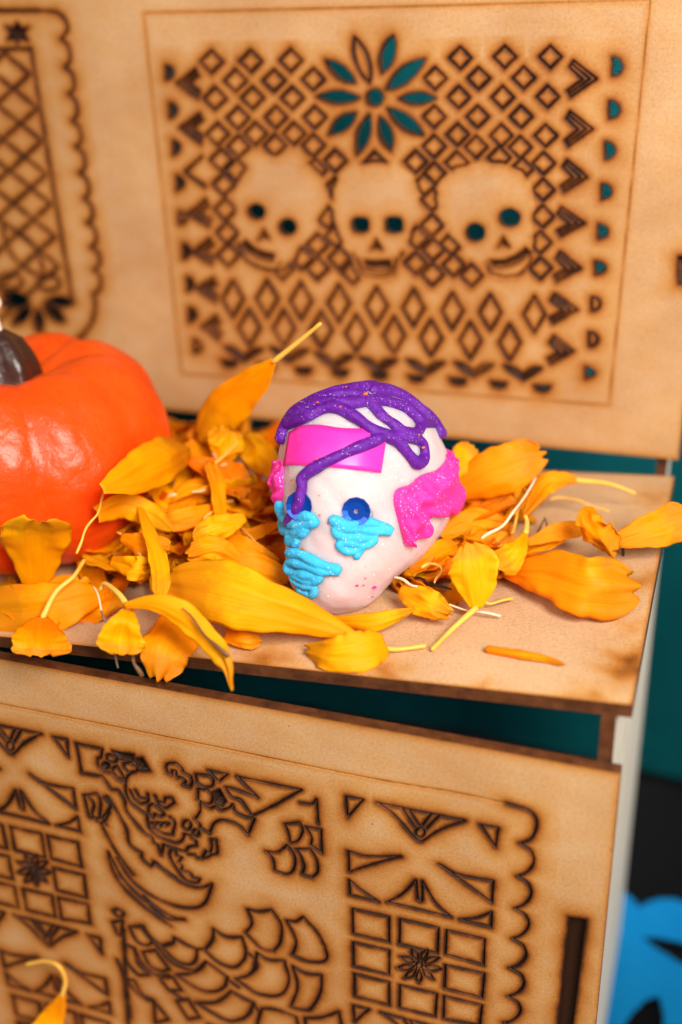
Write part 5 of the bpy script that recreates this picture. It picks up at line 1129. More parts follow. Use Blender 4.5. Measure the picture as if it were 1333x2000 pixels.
# ------------------------------------------------------------------ marigold petals
def petal_mat(name, base, tip, deep):
    m = M(name)
    uv = m.n('ShaderNodeUVMap'); sep = m.n('ShaderNodeSeparateXYZ'); m.l(uv.outputs[0], sep.inputs[0])
    st = m.n('ShaderNodeMapping'); st.inputs['Scale'].default_value = (46, 2.2, 1); m.l(uv.outputs[0], st.inputs[0])
    vein = m.noise(1.0, 3, .6, st.outputs[0])
    c = m.mix(sep.outputs[1], base, tip)
    c = m.mix(m.ramp(m.noise(60, 3, .5), [(.35, (0, 0, 0)), (.75, (1, 1, 1))]), c, deep)
    c = m.mix(.2, c, m.ramp(vein, [(.35, (.3, .3, .3)), (.6, (.85, .85, .85))]), 'OVERLAY')
    wither = m.math('MULTIPLY', m.ramp(m.math('ADD', sep.outputs[1], m.math('MULTIPLY', m.noise(300, 4, .7), .35)), [(1.12 / 1.35, (0, 0, 0)), (1.0, (1, 1, 1))]), .55)
    c = m.mix(wither, c, (.55, .16, .005))
    v = m.n('ShaderNodeTexVoronoi', i_Scale=90.0); m.l(m.obj, v.inputs['Vector']); k = m.n('ShaderNodeSeparateColor'); m.l(v.outputs['Color'], k.inputs[0])
    spot = m.math('MULTIPLY', m.math('LESS_THAN', m.math('ADD', v.outputs['Distance'], m.math('MULTIPLY', m.noise(700, 3), .12)), .13), m.math('GREATER_THAN', k.outputs[0], .9))
    c = m.mix(m.math('MULTIPLY', spot, .5), c, (.35, .09, .01))
    m.l(c, m.b.inputs['Base Color']); m.b.inputs['Roughness'].default_value = .5; m.b.inputs['Specular IOR Level'].default_value = .16
    m.bump(vein, .35, .0004)
    tr = m.n('ShaderNodeBsdfTranslucent'); m.l(m.mix(1.0, c, (1.0, .72, .3), 'MULTIPLY'), tr.inputs[0]); mx = m.n('ShaderNodeMixShader', i_0=.24)
    m.l(m.b.outputs[0], mx.inputs[1]); m.l(tr.outputs[0], mx.inputs[2]); m.l(mx.outputs[0], m.out.inputs[0])
    return m.m
PM = [petal_mat('petal_deep', (.92, .17, .0), (.96, .30, .0), (.86, .12, .0)),
      petal_mat('petal_orange', (1.0, .27, .0), (1.0, .42, .0), (1.0, .23, .0)),
      petal_mat('petal_amber', (1.0, .36, .0), (1.0, .51, .0), (1.0, .32, .0)),
      petal_mat('petal_yellow', (1.0, .43, .0), (1.0, .58, .01), (1.0, .39, .0))]
def stalk_mat(name, a, b):
    m = M(name); m.l(m.mix(m.noise(160, 4), a, b), m.b.inputs['Base Color']); m.b.inputs['Roughness'].default_value = .5
    m.b.inputs['Subsurface Weight'].default_value = .2; m.b.inputs['Subsurface Scale'].default_value = .001; return m.m
MAT_TUBE = stalk_mat('yellow_stalk', (.82, .36, .01), (.86, .56, .12))
SM = [stalk_mat('white_stalk', (.70, .50, .28), (.84, .68, .48)), stalk_mat('grey_stalk', (.05, .03, .018), (.30, .20, .12)), stalk_mat('brown_seed', (.05, .02, .006), (.22, .10, .035)), stalk_mat('black_seed', (.006, .005, .005), (.03, .022, .018)), MAT_TUBE]
def petal_geo(P, Sd, Wd, cup, ruf, notch, seed, nv=19, per=12):
    """thin blade: claw at the base, creased and cupped, frilled sides, three-lobed torn tip"""
    r = np.random.default_rng(seed)
    path = catmull(P, per); sd = catmull(Sd, per); wd = np.maximum(catmull([(w, 0, 0) for w in Wd], per)[:, 0], .25)
    n = len(path); tg = np.gradient(path, axis=0); tg /= np.linalg.norm(tg, axis=1)[:, None]
    sd = sd - tg * (sd * tg).sum(1)[:, None]; sd /= np.linalg.norm(sd, axis=1)[:, None]
    nn = np.cross(tg, sd)
    ruf = ruf * 1.35
    ph = r.uniform(0, 6.28, 12); cr = [r.uniform(-.5, -.2), r.uniform(.2, .5), r.uniform(-.1, .1)]; curl = r.uniform(-1, 1) * ruf
    t = np.linspace(0, 1, n)[:, None]; s = np.linspace(-1, 1, nv)[None]; wd = wd[:, None]; big = np.minimum(1, wd / 4)
    endw = np.where(t > .78, 1 - .42 * (np.clip(t - .78, 0, 1) / .22) ** 3, 1.0)
    w = wd * endw * (1 + .06 * np.sin(6 * t + ph[0]) * np.sign(s) + .035 * np.sin(17 * t + ph[1] + 2 * np.sign(s)) + .02 * np.sin(41 * t + ph[8] + np.sign(s)))
    e = t ** 3
    along = e * (notch * (.45 * np.cos(2.6 * math.pi * s + ph[2] * .25) + .30 * np.sin(8 * s + ph[3]) + .16 * np.sin(19 * s + ph[9])) - (.35 + .5 * notch) * np.abs(s) ** 2.5)
    if notch >= 1.5: along = along - e * notch * 2.4 * np.exp(-(s / .22) ** 2)
    edge = np.abs(s) ** 2.6 * np.minimum(1, t * 2)
    lift = cup * wd * (s * s - .25) * (.75 + .5 * np.sin(2.2 * t + ph[10]))
    lift = lift + ruf * edge * (.42 * np.sin(10 * t + ph[4] + 2 * (s > 0)) + .30 * np.sin(22 * t + ph[5] + s) + .16 * np.sin(43 * t + ph[11]))
    lift = lift + e * ruf * (.40 * np.sin(6.5 * s + ph[6]) + .18 * np.sin(15 * s + ph[9])) + curl * e * e * 1.2
    for k, c0 in enumerate(cr): lift = lift - (.30 if k < 2 else -.16) * big * np.exp(-((s - c0) / .10) ** 2) * np.sin(math.pi * np.clip(t * .9 + .1, 0, 1))
    lift = lift + .22 * big * np.sin(4.5 * s + 2 * t + ph[7])
    for k in range(3):                      # crumpling: sharp folds in random directions
        a, b = r.uniform(1.0, 3.2) * r.choice([-1, 1]), r.uniform(2.0, 6.0)
        lift = lift + ruf * .42 * big * (np.abs(np.sin(a * s + b * t + ph[k])) - .64) * np.minimum(1, t * 2.5)
    V = path[:, None] + sd[:, None] * (s * w)[..., None] + nn[:, None] * lift[..., None] + tg[:, None] * along[..., None]
    uv = np.stack(np.broadcast_arrays((s + 1) / 2, t), -1).reshape(-1, 2)
    return V.reshape(-1, 3).tolist(), quad_ids(n, nv), uv
def petal_object(name, V, F, uv, mat):
    o = mesh(name, V, F, [mat], smooth=True)
    l = o.data.uv_layers.new(name='UVMap'); a = np.array(uv)[np.array(F).ravel()]; l.data.foreach_set('uv', a.ravel())
    md = o.modifiers.new('thick', 'SOLIDIFY'); md.thickness = .0001; md.offset = 0
    return o
PETALS = [
  {'l':'tall orange petal rising behind the heap with a long yellow stalk pointing up','p':[(-98.7,66,36.15),(-104.94,68,30.01),(-115.61,72,20.05),(-127.16,76,7.25)],'s':[(-0.66,0.2,0.73),(-0.64,0.2,0.74),(-0.67,0.18,0.72),(-0.71,0.15,0.69)],'w':[0.92,4.01,5.83,5.78],'c':0.25,'r':0.6,'n':0.3,'h':0.25,'t':[(-98.7,66,36.15),(-90.68,66,42.67),(-85.58,66,46.97)],'tr':0.55,'tc':0,'sd':1},
  {'l':'two-lobed orange petal standing against the foot of the orange pumpkin','p':[(-145.18,16.02,-9.84),(-142.19,14.33,-0.61),(-138.49,11.27,7.67),(-135.25,8.35,13.91)],'s':[(0.83,0.52,-0.17),(0.83,0.52,-0.18),(0.84,0.52,-0.19),(0.84,0.51,-0.2)],'w':[3.05,6.21,8.22,7.08],'c':0.12,'r':0.6,'n':1.6,'h':0.45,'t':None,'tr':0.55,'tc':0,'sd':2},
  {'l':'broad orange petal lying at the foot of the pumpkin under the two-lobed petal','p':[(-127.84,22.15,-12.64),(-131.23,14.85,-10.87),(-139.41,9.4,-11.44),(-155.45,8.41,-14.56)],'s':[(-0.32,0.36,0.87),(-0.32,0.37,0.87),(-0.24,0.42,0.87),(-0.2,0.45,0.87)],'w':[1.02,4.25,6.45,6.96],'c':0.3,'r':0.6,'n':0.3,'h':0,'t':None,'tr':0.55,'tc':0,'sd':3},
  {'l':'small ruffled orange petal with notched rim on the shelf edge below the pumpkin','p':[(-135.25,4.16,-10.15),(-130.46,-3.8,-8.82),(-128.27,-7.84,-9.67),(-128.02,-8.96,-11.66)],'s':[(-0.85,-0.47,0.25),(-0.84,-0.48,0.23),(-0.84,-0.51,0.19),(-0.84,-0.51,0.18)],'w':[1.21,4.92,6.35,6.46],'c':-0.2,'r':0.6,'n':0.9,'h':0.15,'t':[(-135.25,4.16,-10.15),(-134.25,9.18,-6.07),(-131.88,13.9,-3.9),(-132.7,20.22,-2.96)],'tr':0.55,'tc':0,'sd':4},
  {'l':'fan-shaped orange petal hanging over the shelf edge beside two thin dark stalks','p':[(-109.12,0.45,-1.32),(-107.81,-3.75,-2.23),(-108.58,-4.92,-6.3),(-108.34,-6.49,-9.29)],'s':[(-0.88,-0.34,0.32),(-0.88,-0.36,0.3),(-0.88,-0.41,0.23),(-0.88,-0.45,0.17)],'w':[1.03,3.15,5.2,4.97],'c':-0.25,'r':0.6,'n':0.3,'h':0.3,'t':[(-109.12,0.45,-1.32),(-112.84,2.87,0.43),(-118.71,6.81,0.02),(-120.45,7.22,-2.11)],'tr':0.55,'tc':0,'sd':5},
  {'l':'deep orange petal hanging down over the front edge of the shelf','p':[(-103.37,15.29,-9.94),(-102.61,9.02,-10.89),(-101.97,2.21,-12.85),(-102.79,-1.56,-17.92)],'s':[(-0.87,-0.18,0.46),(-0.87,-0.19,0.45),(-0.89,-0.24,0.39),(-0.9,-0.28,0.35)],'w':[3.63,5.46,5.81,4.17],'c':0.2,'r':0.6,'n':0.8,'h':-0.1,'t':None,'tr':0.55,'tc':0,'sd':6},
  {'l':'long curling yellow-orange petal with pointed tip dangling over the shelf edge','p':[(-108.98,-1.66,0.69),(-101.43,-1.71,2.22),(-95.17,-1.66,0.65),(-89.21,-3.03,-2.95),(-83.5,-5.58,-6.56),(-81.12,-7.93,-12.41)],'s':[(0.19,-0.31,-0.93),(-0,-0.3,-0.95),(-0.4,-0.32,-0.86),(-0.57,-0.25,-0.78),(-0.78,-0.11,-0.61),(-0.91,0.09,-0.41)],'w':[0.57,1.9,3.11,2.65,2.08,0.55],'c':0.3,'r':0.6,'n':0,'h':0.5,'t':None,'tr':0.55,'tc':0,'sd':7},
  {'l':'large smooth yellow-orange petal sweeping along the shelf to a point before the skull','p':[(-60.23,15.8,-9.95),(-69.24,13.46,-5.57),(-78.72,10.04,-1.21),(-90.46,8.83,0.98),(-106.61,12.95,-1.15)],'s':[(0.22,0.59,0.77),(0.19,0.59,0.79),(0.12,0.57,0.81),(0.06,0.56,0.83),(0.03,0.55,0.84)],'w':[0.81,3.44,5.69,7.33,5.46],'c':0.35,'r':0.6,'n':0.2,'h':0.35,'t':[(-60.23,15.8,-9.95),(-52.51,14.11,-10.22),(-45.34,17.04,-9.92)],'tr':0.55,'tc':0,'sd':8},
  {'l':'slim upright yellow petal standing in front of the heap','p':[(-125.77,37.02,5.54),(-113.4,20.93,6.4),(-105.77,10.09,4.93),(-102.01,2.29,1.18)],'s':[(-0.79,-0.6,0.09),(-0.79,-0.59,0.15),(-0.77,-0.56,0.31),(-0.74,-0.55,0.39)],'w':[0.52,1.82,2.33,1.93],'c':0.2,'r':0.6,'n':0,'h':0.9,'t':None,'tr':0.55,'tc':0,'sd':9},
  {'l':'ridged bright petal at the crest of the heap beside the pumpkin','p':[(-121.56,15.37,19.87),(-119.79,26.98,18.99),(-120.17,42.96,15.96),(-122.92,62.14,10.76)],'s':[(0.48,-0.14,-0.87),(0.47,-0.15,-0.87),(0.44,-0.17,-0.88),(0.43,-0.18,-0.89)],'w':[1.29,4.64,5.93,5.24],'c':0.5,'r':0.6,'n':1,'h':0.45,'t':None,'tr':0.55,'tc':0,'sd':10},
  {'l':'yellow-orange petal lying just under the ridged petal beside the pumpkin','p':[(-130.85,25.91,7.2),(-128.15,33.59,6.38),(-122.32,35.6,3.78),(-115.24,33.85,1.26)],'s':[(0.39,-0.23,-0.89),(0.11,-0.42,-0.9),(-0.29,-0.58,-0.76),(-0.4,-0.61,-0.69)],'w':[2.01,3.21,3.09,1.28],'c':0.4,'r':0.6,'n':0.3,'h':0.5,'t':None,'tr':0.55,'tc':0,'sd':11},
  {'l':'crumpled orange petal in the middle of the heap','p':[(-121.44,44.29,-0.17),(-118.96,53.22,2.01),(-113.35,57.26,2.4)],'s':[(0.68,-0.01,-0.73),(0.52,-0.15,-0.84),(0.29,-0.31,-0.91)],'w':[1.06,3.52,3],'c':0.25,'r':1.2,'n':0.3,'h':0.2,'t':None,'tr':0.55,'tc':0,'sd':12},
  {'l':'crumpled orange petal near the crest of the heap','p':[(-126.1,64.56,1.51),(-126.83,74.59,3.47),(-125.98,83.22,4.53)],'s':[(0.81,0.17,-0.56),(0.76,0.1,-0.64),(0.69,0.02,-0.73)],'w':[1.98,4.34,3.84],'c':0.25,'r':1.2,'n':0.3,'h':0.25,'t':None,'tr':0.55,'tc':0,'sd':13},
  {'l':'triangular orange petal below the tall stalked petal','p':[(-132.25,80.11,5.1),(-125.73,85.18,8.56),(-114.84,79.33,10.32)],'s':[(0.53,-0.1,-0.84),(0.27,-0.26,-0.93),(-0.08,-0.43,-0.9)],'w':[2.06,4.73,3.87],'c':0.25,'r':0.6,'n':0.3,'h':0.1,'t':None,'tr':0.55,'tc':0,'sd':14},
  {'l':'flat pointed orange petal across the middle of the heap','p':[(-108.38,50.5,1.74),(-113.78,40.98,1.37),(-121.57,36.28,0.82)],'s':[(-0.45,0.22,0.86),(-0.37,0.28,0.89),(-0.27,0.34,0.9)],'w':[0.8,2.86,2.07],'c':0.25,'r':0.6,'n':0.3,'h':0.2,'t':None,'tr':0.55,'tc':0,'sd':15},
  {'l':'dark orange petal pressed against the left side of the skull','p':[(-108.89,71.87,0.71),(-104.38,59.99,-2.99),(-96.03,51.96,-7.42)],'s':[(-0.92,-0.38,0.09),(-0.86,-0.48,-0.17),(-0.74,-0.55,-0.4)],'w':[1.84,3.43,2.41],'c':0.25,'r':0.6,'n':0.3,'h':-0.7,'t':None,'tr':0.55,'tc':0,'sd':16},
  {'l':"folded orange petal lying beside the skull's left cheek",'p':[(-100.13,27.9,-1.7),(-92.66,33.49,-5.19),(-84.27,34,-8.61)],'s':[(-0.02,-0.51,-0.86),(-0.14,-0.55,-0.82),(-0.28,-0.58,-0.77)],'w':[1.24,3.27,2],'c':0.25,'r':0.6,'n':0.3,'h':0,'t':None,'tr':0.55,'tc':0,'sd':17},
  {'l':'long orange petal tucked under the cheek of the skull','p':[(-106.29,39.81,-1.12),(-96.82,37.05,-3.47),(-88.9,39.02,-6.93)],'s':[(-0.35,-0.59,-0.73),(-0.28,-0.57,-0.77),(-0.21,-0.56,-0.8)],'w':[1.03,3.05,1.79],'c':0.25,'r':0.6,'n':0.3,'h':-0.2,'t':None,'tr':0.55,'tc':0,'sd':18},
  {'l':'small rounded petal peeping from under the large smooth petal','p':[(-90.93,10.45,-11.08),(-85.82,9.09,-10.73),(-82,10.98,-11.47)],'s':[(-0.1,-0.6,-0.79),(-0,-0.57,-0.82),(0.1,-0.53,-0.84)],'w':[1.65,1.98,1.75],'c':0.25,'r':0.6,'n':0.3,'h':0.1,'t':None,'tr':0.55,'tc':0,'sd':19},
  {'l':'shell-shaped ruffled petal lying on the front of the shelf below the skull','p':[(-53.29,13.96,-9.47),(-56.36,8.86,-7.68),(-62.54,6.23,-8.11),(-71.36,9.36,-10.73)],'s':[(-0.46,0.53,0.72),(-0.39,0.59,0.71),(-0.12,0.69,0.72),(0.04,0.7,0.71)],'w':[2.72,4.46,4.01,2.51],'c':0.25,'r':1.1,'n':1,'h':0.35,'t':None,'tr':0.55,'tc':0,'sd':20},
  {'l':'slender orange petal under the chin of the skull','p':[(-68.75,22.59,-10.54),(-58.3,20.5,-7.81),(-49.91,25.83,-6.23)],'s':[(0.12,-0.51,-0.85),(0.27,-0.45,-0.85),(0.41,-0.4,-0.82)],'w':[0.95,2.21,0.82],'c':0.4,'r':0.6,'n':0.3,'h':0.25,'t':None,'tr':0.55,'tc':0,'sd':21},
  {'l':'bright flat yellow petal facing out beside the skull, its stalk on the shelf','p':[(-36.89,30.27,-6.33),(-37.19,30.97,-0.33),(-38.08,31.81,4.62),(-39.6,32.93,8.52)],'s':[(0.97,0.22,0.02),(0.97,0.25,0.07),(0.93,0.31,0.19),(0.91,0.34,0.26)],'w':[1.4,4.87,5.53,3.92],'c':0.15,'r':0.6,'n':1,'h':0.75,'t':[(-36.89,30.27,-6.33),(-40.63,23.79,-8.59),(-43.34,16.11,-9.78)],'tr':0.55,'tc':0,'sd':22},
  {'l':'orange petal standing behind the bright flat yellow petal','p':[(-30.28,54.49,2.15),(-31.05,45.89,1.1),(-34.21,42.25,-2.13)],'s':[(-0.93,0.04,0.37),(-0.87,0.11,0.49),(-0.79,0.17,0.58)],'w':[0.62,2.89,4.09],'c':0.25,'r':0.6,'n':0.3,'h':0.4,'t':[(-30.28,54.49,2.15),(-30.75,58.11,3.12),(-31.42,59.44,4.08)],'tr':0.55,'tc':0,'sd':23},
  {'l':'large orange petal with torn ruffled end lying near the shelf corner','p':[(-34.1,48.29,-6.13),(-23.87,41.3,-1.41),(-12.6,34.83,0.37),(-2.25,42.01,-1.92)],'s':[(0.08,-0.47,-0.88),(-0.04,-0.49,-0.87),(-0,-0.49,-0.87),(0.14,-0.47,-0.87)],'w':[1.23,5.2,6.82,7.39],'c':0.3,'r':1.5,'n':1.3,'h':0.05,'t':None,'tr':0.55,'tc':0,'sd':24},
  {'l':'curled knobbly petal behind the large ruffled petal','p':[(-16.58,60.21,8.12),(-16.05,57.29,6.15),(-14,57.4,2.28),(-9.62,58.93,-2.43)],'s':[(-0.99,-0.14,-0.07),(-0.91,0.02,-0.41),(-0.8,0.19,-0.56),(-0.73,0.42,-0.54)],'w':[1.47,3.17,4.16,3.2],'c':0.5,'r':1.6,'n':1.2,'h':0,'t':None,'tr':0.55,'tc':0,'sd':25},
  {'l':'orange petal reaching out over the right end of the shelf','p':[(-11.41,61.12,-1.55),(-3,64.46,1.04),(6.22,70.79,3.69)],'s':[(0.41,-0.39,-0.83),(0.45,-0.38,-0.81),(0.48,-0.37,-0.8)],'w':[0.99,3.96,5.47],'c':0.2,'r':0.6,'n':0.3,'h':0.1,'t':None,'tr':0.55,'tc':0,'sd':26},
  {'l':'broad fluted petal behind the pink icing ear','p':[(-54,75.52,0.51),(-44.88,75.88,6.15),(-37.41,78.13,9.68),(-31.44,82.95,11.1)],'s':[(0.52,-0.26,-0.82),(0.5,-0.27,-0.82),(0.46,-0.28,-0.84),(0.44,-0.29,-0.85)],'w':[2.98,6.12,6.35,4.52],'c':0.35,'r':0.6,'n':1.2,'h':-0.1,'t':None,'tr':0.55,'tc':0,'sd':27},
  {'l':'small upright petal between the skull and the back board','p':[(-54.04,74.24,6.52),(-51.52,77.77,9.7),(-49.64,81.27,11.84)],'s':[(0.82,-0.06,-0.57),(0.81,-0.07,-0.58),(0.8,-0.07,-0.59)],'w':[2.41,3.75,3.23],'c':0.25,'r':0.6,'n':0.3,'h':0.4,'t':None,'tr':0.55,'tc':0,'sd':28},
  {'l':'orange petal lying below the broad fluted petal','p':[(-51.8,77.03,-3.35),(-42.69,79.12,0.29),(-33.72,85.36,1.92)],'s':[(0.41,-0.32,-0.85),(0.4,-0.32,-0.86),(0.39,-0.33,-0.86)],'w':[2.18,4.06,2.99],'c':0.25,'r':0.6,'n':0.3,'h':-0.1,'t':None,'tr':0.55,'tc':0,'sd':29},
  {'l':'twisted petal with a pale yellow stalk stretching over the bare board','p':[(-22.86,87.27,2.67),(-26.6,85.21,3.41),(-30.66,80.68,3.13),(-32.78,68.12,0.98)],'s':[(-0.04,0.4,0.91),(-0.26,0.37,0.9),(-0.75,0.18,0.64),(-0.89,0.07,0.45)],'w':[0.81,2.16,2.94,1.55],'c':0.25,'r':1.2,'n':0.3,'h':0.2,'t':[(-22.86,87.27,2.67),(-15.1,92.68,0.2),(-8.37,94.16,-2.34)],'tr':0.55,'tc':0,'sd':30},
  {'l':'orange petal tucked beside the lower edge of the pink icing ear','p':[(-52.5,59.05,-3.4),(-45.81,63.02,-0.93),(-37.05,65.09,-1.32)],'s':[(0.48,-0.31,-0.82),(0.27,-0.39,-0.88),(0.06,-0.44,-0.9)],'w':[1.04,3.37,1.55],'c':0.25,'r':0.6,'n':0.3,'h':-0.2,'t':None,'tr':0.55,'tc':0,'sd':31},
  {'l':'frilly petal by the chin of the skull','p':[(-55.62,32.87,-5.62),(-48.89,27.82,-5.16),(-41.95,26.58,-6.68)],'s':[(-0.36,-0.55,-0.75),(-0.31,-0.55,-0.77),(-0.27,-0.55,-0.79)],'w':[1.68,3.52,2.32],'c':0.25,'r':1.5,'n':1,'h':0.4,'t':None,'tr':0.55,'tc':0,'sd':32},
  {'l':'thin rolled petal lying alone on the bare front of the shelf','p':[(-31.73,17.9,-8.78),(-24.73,16.43,-7.89),(-19.18,16.01,-7.51),(-14.49,15.19,-7.78)],'s':[(-0.01,-0.55,-0.84),(0,-0.55,-0.84),(-0.06,-0.55,-0.83),(-0.15,-0.56,-0.82)],'w':[0.89,0.99,0.76,0.54],'c':0.9,'r':0.6,'n':0.3,'h':0.2,'t':None,'tr':0.55,'tc':0,'sd':33},
  {'l':'yellow petal lying in the shade between skull and bright flat petal','p':[(-56.32,43.19,-5.67),(-50.92,46.95,-3.29),(-46.41,54.65,-2.98)],'s':[(0.55,-0.29,-0.79),(0.55,-0.29,-0.79),(0.55,-0.29,-0.79)],'w':[1.24,3.24,2.03],'c':0.25,'r':0.6,'n':0.3,'h':-0.2,'t':None,'tr':0.55,'tc':0,'sd':34},
  {'l':'orange petal bridging the heap behind the curled knobbly petal','p':[(-31.29,62.86,-4.93),(-24.2,65.64,-2.44),(-16.98,67.51,-0.93)],'s':[(0.43,-0.36,-0.83),(0.36,-0.38,-0.85),(0.28,-0.4,-0.87)],'w':[0.77,2.3,1.78],'c':0.25,'r':0.6,'n':0.3,'h':0.1,'t':None,'tr':0.55,'tc':0,'sd':35},
  {'l':'amber petal leaning on the back of the skull beside the heap','p':[(-97.85,63,5.48),(-102.98,65.27,9.13),(-111.21,71.93,11.57)],'s':[(0.64,0.54,0.55),(0.62,0.54,0.57),(0.61,0.54,0.58)],'w':[1.63,4.1,3.64],'c':0.25,'r':1.2,'n':1,'h':0.3,'t':None,'tr':0.55,'tc':0,'sd':36},
  {'l':'wavy amber petal lying over the heap near the left icing ear','p':[(-97.31,39.5,4.51),(-101.32,33.06,4.23),(-106.24,27.3,2.89)],'s':[(-0.45,0.24,0.86),(-0.47,0.23,0.85),(-0.49,0.22,0.85)],'w':[1.01,3.24,2.96],'c':0.25,'r':1.3,'n':1,'h':0.3,'t':None,'tr':0.55,'tc':0,'sd':37},
  {'l':'layered orange petal above the large smooth petal','p':[(-93.75,27.45,-0.25),(-100.58,27.96,1.28),(-104.74,21.28,1.99)],'s':[(0.22,0.57,0.79),(-0.08,0.47,0.88),(-0.36,0.32,0.88)],'w':[1.22,2.96,2.42],'c':0.25,'r':1.2,'n':0.3,'h':0,'t':None,'tr':0.55,'tc':0,'sd':38},
  {'l':'crinkled yellow petal on the heap under the slim upright petal','p':[(-122.48,15.94,0.76),(-113.64,11.44,2.38),(-110.37,15.15,1.6)],'s':[(-0.15,-0.59,-0.79),(0.03,-0.51,-0.86),(0.24,-0.4,-0.89)],'w':[0.97,2.84,2.63],'c':0.25,'r':1.5,'n':1.2,'h':0.5,'t':None,'tr':0.55,'tc':0,'sd':39},
  {'l':'dull orange petal in the shade below the pumpkin side','p':[(-125.26,26.02,1.57),(-117.17,22.94,2.13),(-110.47,24.52,1.59)],'s':[(-0.16,-0.57,-0.81),(-0.05,-0.53,-0.85),(0.04,-0.48,-0.87)],'w':[1.01,3.21,2.71],'c':0.25,'r':1.3,'n':0.3,'h':-0.1,'t':None,'tr':0.55,'tc':0,'sd':40},
  {'l':'narrow deep orange petal curling beside the skull jaw','p':[(-94.22,21.83,-4.29),(-88,23.96,-5.87),(-80.55,26.1,-9.36)],'s':[(-0.03,-0.54,-0.84),(-0.13,-0.56,-0.82),(-0.2,-0.58,-0.79)],'w':[0.97,2.06,1.1],'c':0.5,'r':0.6,'n':0.3,'h':-0.4,'t':None,'tr':0.55,'tc':0,'sd':41},
  {'l':'upright amber petal at the top of the heap behind the white stalks','p':[(-115.93,65.19,6.23),(-114.32,65.94,11.35),(-115.65,68.9,15.27)],'s':[(0.9,0.3,-0.32),(0.91,0.37,-0.18),(0.9,0.43,-0.02)],'w':[1.95,4.69,4.16],'c':0.25,'r':1.3,'n':1.2,'h':0.3,'t':None,'tr':0.55,'tc':0,'sd':42},
  {'l':'orange petal with hooked pale green stalk leaning on the engraved front board','p':[(-141.42,-7,-125.87),(-144.88,-8,-133.98),(-146.85,-12,-141.28),(-151.16,-16,-159.11)],'s':[(-0.9,-0.19,0.41),(-0.9,-0.22,0.39),(-0.89,-0.31,0.32),(-0.89,-0.35,0.29)],'w':[0.99,3.13,5.14,4.36],'c':0.25,'r':0.6,'n':0.3,'h':0.3,'t':[(-141.42,-7,-125.87),(-140.25,-6,-120.67),(-141.58,-6,-115.89),(-146.71,-5,-116.73),(-153.2,-5,-120.05)],'tr':0.55,'tc':0,'sd':43}]
STALKS = [
  {'l':'thin dark stalk with split white top standing at the shelf edge','p':[(-121.76,6.67,-1.2),(-116.02,0.1,-2.8),(-113.19,-1.86,-7.62),(-112.58,-1.8,-16.6)],'r':(0.55,0.75),'c':1},
  {'l':'stubby dark brown seed hanging under the fan-shaped petal','p':[(-109.45,-1.73,-11.37),(-106.76,-3.98,-12.18),(-105.03,-4.5,-15.07)],'r':(0.9,1.3),'c':2},
  {'l':'pale brown seed lying along the long curling petal','p':[(-94.15,-2.29,2.73),(-88.14,-4.89,-0.87),(-82.21,-6.48,-4.47)],'r':(0.4,1),'c':2},
  {'l':'short white stalk sticking up from the crest of the heap','p':[(-125.61,77.23,9.57),(-119.4,68.23,9),(-113.76,60.22,8.39)],'r':(0.75,0.6),'c':0},
  {'l':'short white stalk lying across the crest of the heap','p':[(-112.57,59.28,8.47),(-109.74,60.29,8.66),(-107.33,60.89,8.83)],'r':(0.6,0.7),'c':0},
  {'l':'pale stalk lying on the board below the bright flat petal','p':[(-47.44,32.92,-8.06),(-39.64,31.96,-8.02),(-31.79,32.2,-8.48)],'r':(0.5,0.7),'c':0},
  {'l':'pale stalk poking out beside the chin of the skull','p':[(-57.34,34.5,-3.74),(-52.42,31.72,-3.4),(-47.9,31.8,-4.08)],'r':(0.9,0.7),'c':0},
  {'l':'long white stalk arching behind the bright flat petal','p':[(-32.42,78.59,6.01),(-33.82,63.92,4.91),(-36.15,56.8,2.75),(-40.24,51.45,0.46)],'r':(0.7,1),'c':0},
  {'l':'black seed standing behind the large ruffled petal','p':[(-7.95,68.98,-2.26),(-8.1,68.98,-5),(-8.34,68.98,-8.35)],'r':(0.9,0.8),'c':3},
  {'l':'short black seed lying in the shade beside the skull','p':[(-54.56,42.43,-7.55),(-50.31,39.96,-7.26),(-44.87,38.27,-6.88)],'r':(0.9,0.6),'c':3},
  {'l':'thin pale stalk curling out of the heap below the pumpkin','p':[(-129.43,13.06,3.28),(-128.56,16.1,7.35),(-127.19,19.95,10.46),(-127.96,26.09,13.41)],'r':(0.8,0.6),'c':4},
  {'l':'yellow stalk lying in the heap below the slim upright petal','p':[(-127.46,28.62,1.42),(-120.22,23.66,0.92),(-116.2,20.18,0.19)],'r':(0.9,0.9),'c':4},
  {'l':'thin yellow stalk crossing the middle of the heap','p':[(-124.09,77.66,5.66),(-113.95,61.22,4.36),(-109,47.9,2.7),(-109.29,40.66,1.68)],'r':(0.7,0.8),'c':4},
  {'l':'curved yellow stalk on the board behind the curled petal','p':[(-30.02,89.7,-4.84),(-25.46,91.28,-4.53),(-19.75,89.83,-5.13),(-14.07,87.8,-5.74)],'r':(0.8,0.6),'c':4},
  {'l':'tiny split stalk beside the left cheek of the skull','p':[(-102.74,47.31,0.13),(-100.85,44.16,-0.74),(-95.07,39.6,-2.35)],'r':(0.8,0.5),'c':4},
  {'l':'short curled yellow stalk near the skull chin','p':[(-51.87,38.67,-2.36),(-50.01,41.07,-2.23),(-47.64,40.18,-3.06),(-48.18,36.6,-5.11)],'r':(0.9,0.7),'c':4},
  {'l':'small yellow stalk beside the bright flat petal base','p':[(-38.69,35.6,-7.45),(-34.64,36.59,-8.18),(-30.63,40.62,-8.4)],'r':(0.7,0.8),'c':4}]

